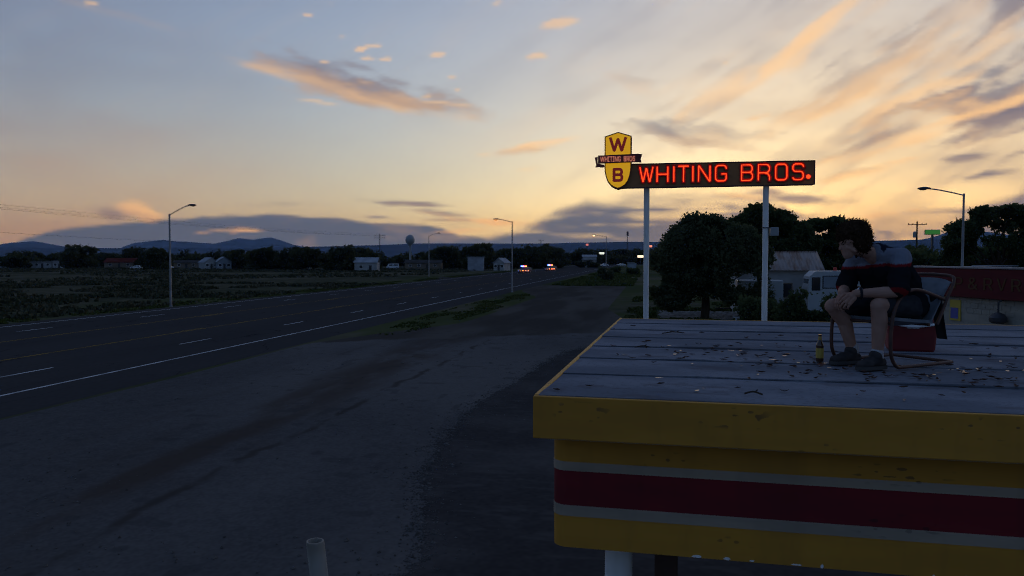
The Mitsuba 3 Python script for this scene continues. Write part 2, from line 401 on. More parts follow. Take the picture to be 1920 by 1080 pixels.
def tube(points, radius, sides=10, closed=False):
    p = np.asarray(points, float)
    r = np.broadcast_to(np.asarray(radius, float), (len(p),))
    t = (np.roll(p, -1, 0) - np.roll(p, 1, 0)) if closed else np.gradient(p, axis=0)
    t /= np.linalg.norm(t, axis=1, keepdims=True) + 1e-12
    a = np.cross(t[0], [0, 0, 1.0] if abs(t[0][2]) < 0.9 else [1.0, 0, 0])
    rings, ang = [], np.arange(sides) * 2 * np.pi / sides
    for k in range(len(p)):
        a = a - t[k] * (a @ t[k])
        a /= np.linalg.norm(a)
        b = np.cross(t[k], a)
        rings.append(p[k] + r[k] * (np.cos(ang)[:, None] * a + np.sin(ang)[:, None] * b))
    v = np.vstack(rings)
    f = []
    m = len(p)
    for k in range(m if closed else m - 1):
        for j in range(sides):
            q = [k * sides + j, k * sides + (j + 1) % sides, (k + 1) % m * sides + (j + 1) % sides, (k + 1) % m * sides + j]
            f += [[q[0], q[1], q[2]], [q[0], q[2], q[3]]]
    if not closed:
        v = np.vstack([v, p[0], p[-1]])
        n = m * sides
        for j in range(sides):
            f.append([n, (j + 1) % sides, j])
            f.append([n + 1, (m - 1) * sides + j, (m - 1) * sides + (j + 1) % sides])
    return v, np.array(f)


def curve(points, per=8):
    """Catmull-Rom through the points"""
    p = np.asarray(points, float)
    q = np.vstack([2 * p[0] - p[1], p, 2 * p[-1] - p[-2]])
    out = []
    for k in range(1, len(q) - 2):
        for s in np.arange(per) / per:
            out.append(0.5 * (2 * q[k] + (q[k + 1] - q[k - 1]) * s + (2 * q[k - 1] - 5 * q[k] + 4 * q[k + 1] - q[k + 2]) * s * s + (3 * q[k] - q[k - 1] - 3 * q[k + 1] + q[k + 2]) * s ** 3))
    return np.vstack(out + [p[-1:]])


def lathe(profile, sides=20, at=(0, 0, 0)):
    pr = np.asarray(profile, float)
    ang = np.arange(sides) * 2 * np.pi / sides
    v = np.concatenate([np.column_stack([r * np.cos(ang), r * np.sin(ang), np.full(sides, z)]) for r, z in pr]) + np.asarray(at, float)
    f = []
    for k in range(len(pr) - 1):
        for j in range(sides):
            a, b, c, d = k * sides + j, k * sides + (j + 1) % sides, (k + 1) * sides + (j + 1) % sides, (k + 1) * sides + j
            f += [[a, b, c], [a, c, d]]
    return v, np.array(f)


def slab(polygon, z0, z1):
    """a polygon of the xy plane as a solid from z0 to z1"""
    g = polygon if hasattr(polygon, 'geoms') or hasattr(polygon, 'exterior') else sg.Polygon(polygon)
    out = [vf(trimesh.creation.extrude_polygon(q, z1 - z0, engine='earcut')) for q in getattr(g, 'geoms', [g])]
    v, f = join(out)
    return v + [0, 0, z0], f


def upright(m, y0=0.0):
    """a slab drawn in xy stood up: its y becomes z, its thickness runs towards -y"""
    v = np.asarray(m[0], float)
    return np.column_stack([v[:, 0], y0 - v[:, 2], v[:, 1]]), m[1]


def sheet(polygon, z):
    g = sg.Polygon(polygon)
    v, f = trimesh.creation.triangulate_polygon(g, engine='earcut')
    v = np.column_stack([v, np.full(len(v), z)])
    n = np.cross(v[f[0][1]] - v[f[0][0]], v[f[0][2]] - v[f[0][0]])
    return v, (f if n[2] > 0 else f[:, ::-1])


def lettering(text, height, at, depth=0.012, bold=True, width=None):
    """raised letters facing -y, the lower left corner at the given point"""
    v, f = vf(meshkit.text_mesh(text, height, depth, bold))
    if width:
        v = v * [width / np.ptp(v[:, 0]), 1, 1]
    v = v - [v[:, 0].min(), 0, 0]
    return np.column_stack([v[:, 0], -v[:, 2], v[:, 1]]) + np.asarray(at, float), f


def leaves(points, size, rng, stretch=1.5):
    """a small bent quad at each point, turned at random"""
    n = len(points)
    a = rng.normal(size=(n, 3))
    a /= np.linalg.norm(a, axis=1, keepdims=True)
    b = np.cross(a, rng.normal(size=(n, 3)))
    b /= np.linalg.norm(b, axis=1, keepdims=True) + 1e-9
    s = size * np.exp(rng.normal(-.1, .45, (n, 1)))
    v = np.stack([points - a * s * stretch * .5, points + b * s * .5, points + a * s * stretch * .5, points - b * s * .5], 1).reshape(-1, 3)
    k = np.arange(n)[:, None] * 4
    return v, np.vstack([k + [0, 1, 2], k + [0, 2, 3]])


def crown(lobes, count, size, rng, gap=0.42, freq=0.8):
    """foliage through a set of ellipsoids (centre, radii), thinned to clumps by noise"""
    lobes = [(np.asarray(c, float), np.asarray(r, float)) for c, r in lobes]
    vol = np.array([np.prod(r) ** 0.75 for _, r in lobes])
    pts = []
    for (c, r), w in zip(lobes, vol / vol.sum()):
        n = int(count * w * 1.9) + 4
        d = rng.normal(size=(n, 3))
        d /= np.linalg.norm(d, axis=1, keepdims=True)
        bump = meshkit.fbm(d * 2.6 + c * .7, 4, 5)[:, None] - 0.45
        q = c + d * r * (rng.uniform(0.2, 1.0, (n, 1)) ** 0.5) * (1 + 0.95 * bump)
        q += rng.normal(size=(n, 3)) * r * 0.07
        pts.append(q)
    pts = np.vstack(pts)
    keep = meshkit.fbm(pts * freq, 3, 9) > gap
    return leaves(pts[keep], size, rng)

# ------------------------------------------------------------------ setting: ground, highway, lot, hills
R = np.random.default_rng(7)
g = 26000.0
structure('ground', (np.array([[-g, -g, 0], [g, -g, 0], [g, g, 0], [-g, g, 0]]), np.array([[0, 1, 2], [0, 2, 3]])), 'soil')
ROAD_L, ROAD_R = -45.6, -19.1
structure('road', sheet([(ROAD_L, -60), (ROAD_R, -60), (ROAD_R, 140), (ROAD_R + .6, 300), (ROAD_R + 4, 1500), (ROAD_L + 4, 1500), (ROAD_L, 260), (ROAD_L - 6, 215), (ROAD_L - 6, 190), (ROAD_L, 150)], .004), 'asphalt')


def stripe(x, y0, y1, w, bsdf, name, steps=1):
    ys = np.linspace(y0, y1, steps + 1)
    bend = np.where(ys > 150, (ys - 150) * .0028, 0)
    v = np.concatenate([np.column_stack([x - w / 2 + bend, ys, np.full(len(ys), .008)]), np.column_stack([x + w / 2 + bend, ys, np.full(len(ys), .008)])])
    n = len(ys)
    f = np.vstack([[[k, n + k, n + k + 1], [k, n + k + 1, k + 1]] for k in range(steps)])
    put('road', name, (v, f), bsdf)


stripe(-22.2, -40, 900, .15, 'lane_white', 'edge_line', 40)
stripe(-43.9, -40, 700, .15, 'lane_white', 'edge_line', 40)
for x in (-29.75, -36.2):
    stripe(x, -40, 700, .12, 'lane_yellow', 'centre_line', 40)
for k in range(26):
    y = 1.85 + 12.19 * k
    stripe(-25.65, y, y + 3.05, .13, 'lane_white', 'lane_dash')
    stripe(-40.3, y + 4.6, y + 7.65, .13, 'lane_white', 'lane_dash')
for k in range(20):
    y = 8.0 + 12.19 * k
    stripe(-30.05 if k % 2 else -35.9, y, y + 3.05, .10, 'lane_yellow', 'lane_dash')

# the gravelled concrete lot beside the highway: a ragged edge against the shoulder
ys = np.linspace(-40, 128, 60)
wob = (meshkit.fbm(np.column_stack([ys * .11, ys * 0, ys * 0]), 3, 4) - .5)
left = [(-18.9 + .5 * w + (0 if y < 40 else min(5.2, (y - 40) * .35) if y < 92 else max(0.0, 5.2 - (y - 92) * .3)), y) for y, w in zip(ys, wob)]
structure('lot', sheet(left + [(-4.5, 150), (-4.2, 72), (-2.2, 60), (2, 52), (8, 46), (30, 42), (30, -40)], .005), 'gravel_concrete')
edge = np.array([(-3.4, -30), (-3.4, 4), (-3.75, 11), (-4.6, 15.1), (-5.5, 19.2), (-5.6, 24.3), (-4.95, 33), (-4.3, 38.8), (-2.4, 43)], float)
edge = curve(edge, 60)
edge[:, 0] += .30 * (meshkit.fbm(np.column_stack([edge[:, 1] * 4.5, edge[:, 1] * 0 + 3, edge[:, 1] * 0]), 4, 8) - .5)
edge[:, 0] += .55 * (meshkit.fbm(np.column_stack([edge[:, 1] * .5, edge[:, 1] * 0, edge[:, 1] * 0]), 4, 2) - .5)
EDGE = edge
structure('apron', sheet([tuple(q) for q in edge] + [(6, 40), (26, 36), (26, -30)], .009), 'old_asphalt')


def tufts(n, area, h, w, blades, rng, z=0.0, dens=None):
    x0, x1, y0, y1 = area
    p = np.column_stack([rng.uniform(x0, x1, n), rng.uniform(y0, y1, n)])
    if dens is not None:
        p = p[dens(p)]
    n = len(p)
    hh = h * rng.uniform(.4, 1.3, n)
    out_v, out_f = [], []
    for b in range(blades):
        a = rng.uniform(0, 2 * np.pi, n)
        lean = rng.uniform(.1, .7, n)
        d = np.column_stack([np.cos(a), np.sin(a)])
        s = np.column_stack([-d[:, 1], d[:, 0]]) * (w * rng.uniform(.5, 1.2, n))[:, None]
        root = p + d * (w * rng.uniform(0, 1.2, n))[:, None]
        tip = root + d * (hh * lean)[:, None]
        v = np.stack([np.column_stack([root - s, np.full(n, z)]), np.column_stack([root + s, np.full(n, z)]), np.column_stack([tip + s * .5, z + hh]), np.column_stack([tip - s * .4, z + hh * .9])], 1).reshape(-1, 3)
        k = np.arange(n)[:, None] * 4
        out_v.append(v)
        out_f.append(np.vstack([k + [0, 1, 2], k + [0, 2, 3]]))
    return join(list(zip(out_v, out_f)))


def clumpy(scale, cut, seed):
    return lambda p: meshkit.fbm(np.column_stack([p * scale, np.zeros(len(p))]), 3, seed) > cut


def stuff(name, mesh, bsdf, label, category):
    k = thing(name, label, category)
    scene[k] = mikit.ply(mesh, 'mat_' + bsdf)
    labels[k]['kind'] = 'stuff'


stuff('scrub', join([tufts(16000, (-150, -47, 25, 130), .38, .22, 5, R, dens=clumpy(.09, .5, 3)), tufts(16000, (-330, -60, 120, 330), .5, .34, 4, R, dens=clumpy(.05, .5, 5))]), 'scrub', 'low dry desert scrub covering the flat field left of the highway', 'scrub')
stuff('verge_grass', join([tufts(9000, (-49.5, -45.8, 20, 300), .15, .09, 4, R, dens=clumpy(.3, .46, 6)), tufts(5000, (-18.6, -13.6, 44, 100), .10, .05, 5, R, dens=lambda p: (meshkit.fbm(np.column_stack([p * [.8, .25], p[:, :1] * 0]), 4, 3) > .44) & (np.abs(p[:, 0] + 16.3) < 2.1 * np.sqrt(np.clip(1 - ((p[:, 1] - 72) / 27) ** 2, 0, 1))))]), 'grass', 'short green grass along the verges of the highway', 'grass')
stuff('island_grass', tufts(9000, (-17, -3.5, 128, 236), .3, .16, 4, R, dens=clumpy(.12, .45, 8)), 'grass', 'green grass patch at the far end of the lot', 'grass')
stuff('yard_grass', tufts(14000, (-2.2, 26, 52, 92), .22, .11, 5, R, dens=lambda p: clumpy(.2, .44, 9)(p) & ~((np.abs(p[:, 0] - 4.2) < 4) & (np.abs(p[:, 1] - 65) < 5))), 'grass', 'rough grass of the yard behind the neon sign', 'grass')
ico = vf(trimesh.creation.icosphere(subdivisions=1))
rocks = []
for k in range(700):
    v = ico[0] * R.uniform(.08, .26) * [1, 1, .55] * R.uniform(.7, 1.3, 3)
    rocks.append((v + [R.uniform(.6, 7.8), R.uniform(60.5, 69), .02], ico[1]))
stuff('rubble', join(rocks), 'stone', 'pale rubble scattered over the ground under the round juniper', 'rubble')


# loose stones: broken out along the ragged asphalt edge, and spread thinly over the near lot
oct_ = np.array([[1, 0, 0], [-1, 0, 0], [0, 1, 0], [0, -1, 0], [0, 0, .7], [0, 0, -.7]], float)
octf = np.array([[0, 2, 4], [2, 1, 4], [1, 3, 4], [3, 0, 4]])
pick = R.integers(0, len(EDGE), 6500)
px_ = np.column_stack([EDGE[pick] + R.normal(0, 1, (6500, 2)) * np.column_stack([.10 + .5 * R.random(6500) ** 3, np.full(6500, .2)])])
far_ = np.column_stack([R.uniform(-18.5, -3.6, 5200), R.uniform(6, 48, 5200)])
far_ = far_[clumpy(.35, .5, 12)(far_)]
pebbles = np.vstack([px_, far_])
size = np.exp(R.normal(-4.15, .5, len(pebbles)))
v = pebbles[:, None, :].repeat(6, 1)
v = np.concatenate([v, np.full(v.shape[:2] + (1,), .012)], 2) + oct_[None] * size[:, None, None] * R.uniform(.6, 1.3, (len(pebbles), 6, 1))
stuff('loose_gravel', (v.reshape(-1, 3), (octf[None] + 6 * np.arange(len(pebbles))[:, None, None]).reshape(-1, 3)), 'stone_dark', 'loose gravel strewn over the lot and along the asphalt edge', 'gravel')


def ridge(az0, az1, dist, depth, profile, name, seed, rough=.16):
    """hills: a strip of terrain between two azimuths (degrees right of the highway), heights given along it"""
    n, m = 240, 26
    az = np.radians(np.linspace(az0, az1, n))
    s = np.linspace(0, 1, n)
    top = np.interp(s, *zip(*profile))
    rows = []
    for j, q in enumerate(np.linspace(0, 1, m)):
        r = dist + depth * q
        x, y = r * np.sin(az), r * np.cos(az)
        shape = math.sin(math.pi * min(q * 1.15, 1)) ** 1.4 if q < .87 else 0
        nz = meshkit.fbm(np.column_stack([x, y, np.full(n, seed * 50.0)]) * [.0011, .0011, 1], 5, seed) - .5
        taper = np.clip(np.minimum(s, 1 - s) * 14, 0, 1)
        rows.append(np.column_stack([x, y, -.4 + np.maximum(0, top * shape * (1 + rough * 2 * nz)) * taper]))
    v = np.vstack(rows)
    f = []
    for j in range(m - 1):
        k = np.arange(n - 1) + j * n
        f.append(np.column_stack([k, k + n, k + n + 1]))
        f.append(np.column_stack([k, k + n + 1, k + 1]))
    structure(name, (v, np.vstack(f)), 'hill_rock', True)


def px_az(px):
    return math.degrees(math.atan((px - 960) / 1450.0)) - 10.4


ridge(px_az(-220), px_az(180), 17000, 5000, [(0, 180), (.45, 200), (.58, 300), (.68, 330), (.76, 270), (.86, 200), (1, 90)], 'mountain', 3)
ridge(px_az(200), px_az(600), 17500, 5200, [(0, 120), (.12, 330), (.25, 410), (.36, 380), (.48, 330), (.60, 455), (.68, 420), (.76, 440), (.86, 300), (1, 160)], 'mountain', 5)
ridge(px_az(-400), px_az(2300), 11500, 4000, [(0, 130), (.28, 150), (.36, 190), (.42, 235), (.52, 240), (.60, 262), (.66, 255), (.75, 240), (.85, 270), (1, 220)], 'mesa', 8, .05)
ridge(px_az(1660), px_az(2200), 17000, 5000, [(0, 120), (.1, 360), (.2, 480), (.27, 600), (.34, 560), (.5, 420), (1, 300)], 'mountain', 9)

# thin evening air between here and the hills
scene['air'] = {'type': 'homogeneous', 'albedo': flat((.95, .95, .95)), 'sigma_t': flat((1.0e-5, 1.8e-5, 3.8e-5))}
scene['mat_air'] = {'type': 'null'}
scene['haze'] = {'type': 'cube', 'to_world': T().translate([0, 0, 599.0]).scale([27500, 27500, 600]), 'bsdf': {'type': 'ref', 'id': 'mat_air'}, 'interior': {'type': 'ref', 'id': 'air'}}
labels['haze'] = {'label': 'thin bluish evening haze between the town and the far hills', 'category': 'haze', 'kind': 'stuff'}
scene['camera']['medium'] = {'type': 'ref', 'id': 'air'}

# ------------------------------------------------------------------ the flat roofed canopy we look along
ROOF = 3.92
CA = math.radians(-2.4)      # the canopy stands a little askew to the highway
CO = np.array([-.75, 4.82, 0.0])


def onc(m):
    """from the canopy's own corner frame (x along its front, y in depth) to the world"""
    return moved(m, CO, CA)


can = thing('station_canopy', 'flat roofed yellow filling station canopy with red and white band, its pale roof in front', 'canopy')
WID, DEP = 10.0, 6.42
seams = [0.03, 1.00, 1.93, 2.86, 3.77, 4.68, 5.60, DEP - .03]
for k in range(len(seams) - 1):
    # rolled roofing laid in strips, each lapping the one before it by a ragged hand's breadth
    nx = 150
    xs = np.linspace(.03 + .006 * (k % 2), WID - .1, nx)
    w = (meshkit.fbm(np.column_stack([xs * 1.3, np.full(nx, k * 9.0), xs * 0]), 4, 1) - .5) * .03
    lift = np.clip(meshkit.fbm(np.column_stack([xs * 1.9, np.full(nx, k * 5.0 + 2), xs * 0]), 3, 2) - .47, 0, 1) * .032
    prof = [(seams[k] + w * (k > 0) - .0, ROOF - .012), (seams[k] + w * (k > 0), ROOF + lift * (1 if k else .3) + .004), (seams[k] + .12, ROOF + .004 + lift * .4), (seams[k] + .5, ROOF + .001 + .010 * (meshkit.fbm(np.column_stack([xs * .8, np.full(nx, k * 3.0), xs * 0]), 3, 6) - .5)), (seams[k + 1] + .06, ROOF - .006)]
    rows = [np.column_stack([xs, np.broadcast_to(y, nx), np.broadcast_to(z, nx)]) for y, z in prof]
    v = np.vstack(rows)
    f = np.vstack([np.column_stack(c) for j in range(len(prof) - 1) for q in [np.arange(nx - 1) + j * nx] for c in ((q, q + 1, q + nx + 1), (q, q + nx + 1, q + nx))])
    put(can, 'roof_strip', onc((v, f)), 'roofing', 35)
    if k:
        # bead of tar squeezed out along the lap
        put(can, 'tar_bead', onc(tube(np.column_stack([xs, seams[k] + w - .004, ROOF - .001 + lift * .5]), -.002 + .0058 * meshkit.fbm(np.column_stack([xs * 2.2, np.full(nx, k * 4.0), xs * 0]), 3, 7) ** 2 * 2, 5)), 'tar', 40)
put(can, 'roof_deck', onc(box(.04, WID - .04, .04, DEP - .04, ROOF - .06, ROOF - .016)), 'soffit')
put(can, 'fascia_board', onc(box(0, WID, 0, .035, 3.65, ROOF - .001, .004)), 'yellow_paint')
put(can, 'fascia_board', onc(box(0, .035, .036, DEP, 3.65, ROOF + .004, .004)), 'yellow_paint')
put(can, 'fascia_board', onc(box(.036, WID, DEP - .035, DEP, 3.65, ROOF - .003, .004)), 'yellow_paint')
put(can, 'soffit', onc(box(.036, WID - .002, .036, DEP - .036, 3.64, 3.652)), 'soffit')


def ring(z0, z1, inset, name, bsdf):
    a = sg.box(inset + .1, inset + .14 + .1, WID + 1, DEP - .3).buffer(.1, quad_segs=8)
    b = a.buffer(-.03, quad_segs=8)
    put(can, name, onc(slab(a.difference(b), z0, z1)), bsdf, 40)


ring(3.452, 3.638, .085, 'yellow_band', 'yellow_paint')
ring(3.392, 3.452, .082, 'white_stripe', 'white_stripe')
ring(3.162, 3.392, .085, 'red_band', 'red_paint')
ring(3.090, 3.162, .082, 'white_stripe', 'white_stripe')
ring(2.880, 3.090, .085, 'yellow_band', 'yellow_paint')
put(can, 'ceiling', onc(box(.2, WID, .36, DEP - .32, 2.90, 2.94)), 'soffit')
for k in range(9):
    x = .2 + 5.2 * R.beta(1.0, 1.6)
    w, h = R.uniform(.008, .05), R.uniform(.006, .02)
    pts = [(x + w * math.cos(a) * R.uniform(.6, 1.1), 2.888 + h * max(-.4, math.sin(a)) * R.uniform(.6, 1.2)) for a in np.arange(8) * math.pi / 4]
    put(can, 'bare_patch', onc(upright(slab(sg.Polygon(pts).convex_hull, 0, .003), .2248)), 'flaking_white')
put(can, 'column', onc(join([lathe([(0, 0), (.16, 0), (.16, .05), (.095, .07), (.095, 2.83), (.13, 2.86), (.13, 2.90), (0, 2.90)], 24, (.50, .55, 0))])), 'white_paint', 40)
put(can, 'brown_post', onc(box(.74, .90, .72, .84, 0, 2.90, .008)), 'brown_rust')

vent = thing('vent_pipe', 'pale open topped vent pipe leaning beside the canopy', 'pipe')
pr = [(.045, 0), (.045, 3.36), (.042, 3.372), (.037, 3.372), (.036, .3), (0, .3)]
v, f = lathe(pr, 24)
put(vent, None, (np.column_stack([v[:, 0] - .115 * v[:, 2] + .388 - 1.67, v[:, 1] + 3.6, v[:, 2]]), f), 'pipe_cream', 40)

# ------------------------------------------------------------------ neon sign on two poles
SY = 24.0
sgn = thing('neon_sign', 'lit red neon sign with yellow shield on two white poles', 'sign')
for x in (-.235, 3.275):
    put(sgn, 'pole', lathe([(.085, 0), (.085, 6.93), (0, 6.93)], 20, (x, SY + .19, 0)), 'white_paint', 40)
# cabinet: its left end follows the shield's curved foot
cab = [(-1.10, 6.915), (4.61, 6.93), (4.61, 7.625), (-.74, 7.635), (-.74, 7.3), (-.86, 7.08)]
put(sgn, 'cabinet', upright(slab(cab, 0, .36), SY + .37), 'sign_brown')
put(sgn, 'trim', join([upright(slab(sg.Polygon(cab).buffer(.012, join_style=2).difference(sg.Polygon(cab).buffer(-.016, join_style=2)), 0, .03), SY + .02)]), 'sign_dark')

PX, LZ0, LZ1 = .015485, 7.075, 7.535    # one cell: lower and upper edge of the neon letters


def arc(cx, cz, rx, rz, a0, a1, n=6):
    return [(cx + rx * math.cos(a), cz + rz * math.sin(a)) for a in np.radians(np.linspace(a0, a1, n))]


c_ = .22    # corner radius
SHAPE = {
    'W': [[(0, 1), (.24, .02), (.26, .02), (.49, .92), (.51, .92), (.74, .02), (.76, .02), (1, 1)]],
    'H': [[(0, 0), (0, 1)], [(1, 0), (1, 1)], [(0, .5), (1, .5)]],
    'I': [[(.5, 0), (.5, 1)]],
    'T': [[(0, 1), (1, 1)], [(.5, 0), (.5, 1)]],
    'N': [[(0, 0), (0, 1), (.05, 1), (.95, 0), (1, 0), (1, 1)]],
    'G': [[(1, .82)] + arc(1 - .28, 1 - c_, .28, c_, 0, 90) + arc(.28, 1 - c_, .28, c_, 90, 180) + arc(.28, c_, .28, c_, 180, 270) + arc(1 - .28, c_, .28, c_, 270, 360) + [(1, .45), (.55, .45)]],
    'B': [[(0, 0), (0, 1), (.72, 1)] + arc(.72, .76, .24, .24, 90, -90) + arc(.72, .26, .28, .26, 90, -90) + [(0, 0)], [(0, .52), (.72, .52)]],
    'R': [[(0, 0), (0, 1), (.72, 1)] + arc(.72, .74, .28, .26, 90, -90) + [(0, .48)], [(.55, .48), (.9, .38), (1, .2), (1, 0)]],
    'O': [arc(1 - .28, 1 - c_, .28, c_, 0, 90) + arc(.28, 1 - c_, .28, c_, 90, 180) + arc(.28, c_, .28, c_, 180, 270) + arc(1 - .28, c_, .28, c_, 270, 360) + [(1, 1 - c_)]],
    'S': [[(1, .80)] + arc(.72, .78, .28, .22, 20, 90) + arc(.26, .76, .26, .24, 90, 270) + arc(.74, .26, .26, .26, 90, -90) + arc(.28, .22, .28, .22, 270, 200)],
}
NEON = (1.45, .10, .016)
for ch, a, b in [('W', 1201, 1226.5), ('H', 1234.5, 1255), ('I', 1263, 1270), ('T', 1275, 1295), ('I', 1299.5, 1306), ('N', 1313.5, 1335), ('G', 1345.5, 1365.5), ('B', 1394, 1414.5), ('R', 1425, 1445.5), ('O', 1456.5, 1477), ('S', 1487.5, 1507)]:
    x0, x1 = -1.08 + (a - 1160) * PX, -1.08 + (b - 1160) * PX
    strokes = [np.array([(x0 + (x1 - x0) * u, LZ0 + (LZ1 - LZ0) * w) for u, w in s]) for s in SHAPE[ch]]
    # a channel letter: raised red trough with the tube running in it
    wide = sg.MultiLineString([s for s in strokes]).buffer(.060, cap_style=3, join_style=1)
    slim = sg.MultiLineString([s for s in strokes]).buffer(.048, cap_style=3, join_style=1)
    lt = put(sgn, 'letter', join([upright(slab(wide, 0, .012), SY + .008), upright(slab(wide.difference(slim), .012, .055), SY + .008)]), 'letter_red')
    for s in strokes:
        v, f = tube(np.column_stack([s[:, 0], np.full(len(s), SY - .032), s[:, 1]]), .0155, 8)
        put(lt, 'neon_tube', (v, f), 'letter_red', 50, emit=NEON)
v, f = vf(trimesh.creation.icosphere(subdivisions=2, radius=.062))
lt = put(sgn, 'full_stop', upright(slab(sg.Point(4.43, 7.155).buffer(.092), 0, .03), SY + .008), 'letter_red')
put(lt, 'neon_tube', (v * [1, .5, 1] + [4.43, SY - .045, 7.155], f), 'letter_red', True, emit=NEON)

# shield: square shoulders with a low peak, sides running to a point
sx, sw = -1.105, .395
side = [(sw, 8.475), (sw, 7.55), (sw * .985, 7.42), (sw * .92, 7.28), (sw * .78, 7.12), (sw * .55, 7.00), (sw * .28, 6.935), (0, 6.895)]
shape = sg.Polygon([(sx + x, z) for x, z in side] + [(sx - x, z) for x, z in side[::-1][1:]] + [(sx, 8.60)])
put(sgn, 'shield_case', upright(slab(shape.buffer(.012, join_style=2), 0, .46), SY + .40), 'sign_dark')
sh = put(sgn, 'shield', upright(slab(shape.buffer(-.022, join_style=2), 0, .02), SY - .062), 'sign_yellow', emit=(.46, .225, .002))
for ch, x0, x1, z0, z1 in (('W', sx - .225, sx + .225, 8.045, 8.405), ('B', sx - .115, sx + .125, 7.135, 7.475)):
    st = sg.MultiLineString([[(x0 + (x1 - x0) * u, z0 + (z1 - z0) * w) for u, w in s] for s in SHAPE[ch]]).buffer(.042, cap_style=3, join_style=1)
    put(sh, 'letter', upright(slab(st, 0, .014), SY - .084), 'maroon', emit=(.085, .006, .005))
rib = [(sx - .60, 7.655), (sx - .60, 7.90), (sx + .58, 7.925), (sx + .73, 7.91), (sx + .685, 7.775), (sx + .71, 7.66), (sx + .60, 7.675)]
rb = put(sgn, 'ribbon', upright(slab(rib, 0, .05), SY - .092), 'maroon')
put(rb, 'folded_end', upright(slab([(sx - .70, 7.845), (sx - .61, 7.86), (sx - .61, 7.655), (sx - .42, 7.62), (sx - .40, 7.55), (sx - .48, 7.53), (sx - .58, 7.555), (sx - .68, 7.545), (sx - .655, 7.62), (sx - .68, 7.72)], 0, .04), SY - .096), 'maroon')
put(rb, 'lettering', lettering('WHITING  BROS', .155, (sx - .53, SY - .144, 7.705), .012, False, 1.05), 'sign_dark', emit=(.62, .20, .13))

cb = put(sgn, 'control_box', box(3.40, 3.64, SY + .05, SY + .25, 5.43, 5.69, .01), 'grey_box')
put(cb, 'bracket', box(3.16, 3.46, SY + .09, SY + .115, 5.66, 5.69), 'dark_steel')

# ------------------------------------------------------------------ street lamps, utility poles, wires
LAMP = (1.9, .78, .26)


def street_lamp(x, y, h, reach, rise, label, lit=0.0, toward=(-1, 0)):
    k = thing('street_lamp', label, 'street lamp', 'cobra head street lamps along the highway')
    d = np.array([toward[0], toward[1], 0.0])
    o = np.array([x, y, 0.0])
    put(k, 'pole', lathe([(.17, 0), (.17, .06), (.115, .08), (.07, h), (0, h + .02)], 12, (x, y, 0)), 'galvanised', 40)
    put(k, 'arm', tube(curve([o + [0, 0, h - .12], o + d * reach * .35 + [0, 0, h - .12 + (rise + .12) * .42], o + d * reach * .75 + [0, 0, h - .12 + (rise + .12) * .84], o + d * reach + [0, 0, h + rise]], 5), .045, 8), 'galvanised', 40)
    # cobra head: a flattened pod
    c = o + d * (reach + .32) + [0, 0, h + rise + .02]
    v, f = vf(trimesh.creation.icosphere(subdivisions=2))
    w = v * [.46, .19, .12]
    w[:, 1] *= 1 - .35 * (v[:, 0] < 0) * -v[:, 0]
    w[:, 2] = np.maximum(w[:, 2], -.05)
    ang = math.atan2(d[1], d[0])
    hd = put(k, 'lamp_head', moved((w, f), c, ang), 'dark_steel', 40)
    w = v * [.26, .16, .20 if lit else .08]
    w[:, 2] = np.minimum(w[:, 2], 0)
    put(hd, 'lens', moved((w, f), c + d * .08 + [0, 0, -.045], ang), 'insulator', 40, emit=tuple(q * lit for q in LAMP) if lit else None)


street_lamp(-46.0, 67.6, 8.95, 2.1, .80, 'unlit street lamp with curved arm at the scrub field, nearest on the left', 0, (1, 0))
street_lamp(-19.0, 103.7, 9.65, 1.9, .30, 'street lamp with faint orange light beside the grass strip between highway and lot', .45, (-1, 0))
street_lamp(-53.7, 181.0, 9.95, 2.2, .62, 'unlit street lamp far beyond the scrub field, in front of the town trees', 0, (1, 0))
street_lamp(-11.5, 190.0, 9.85, 2.6, .30, 'street lamp glowing bright orange far down the highway', 4.0, (-1, 0))
street_lamp(21.6, 60.0, 9.30, 2.3, .38, 'dark street lamp behind the red fascia building on the right', 0, (-1, 0))


def utility_pole(x, y, h, arm, label, rz=0.0, transformer=False, double=False):
    k = thing('utility_pole', label, 'utility pole')
    put(k, 'pole', lathe([(.20, 0), (.13, h), (0, h)], 10, (x, y, 0)), 'wood_pole', 40)
    for z in ((h - .65, h - 1.7) if double else (h - .65,)):
        m = join([box(-arm, arm, -.22, -.12, z, z + .13), box(-.05, .05, -.14, -.12, z - .3, z + .1)])
        ca = put(k, 'cross_arm', moved(m, (x, y, 0), rz), 'wood_pole')
        for s in (-.94, -.5, .5, .94):
            put(ca, 'insulator', moved(lathe([(0, 0), (.05, 0), (.075, .08), (.05, .14), (.06, .2), (0, .24)], 8), np.array([x, y, z + .13]) + [s * arm * math.cos(rz), s * arm * math.sin(rz) - .17, 0]), 'insulator', 40)
    if transformer:
        put(k, 'transformer', lathe([(0, h - 2.9), (.24, h - 2.9), (.27, h - 2.8), (.27, h - 2.0), (.22, h - 1.9), (.05, h - 1.8), (0, h - 1.75)], 12, (x - .42, y - .1, 0)), 'grey_box', 40)
    return k


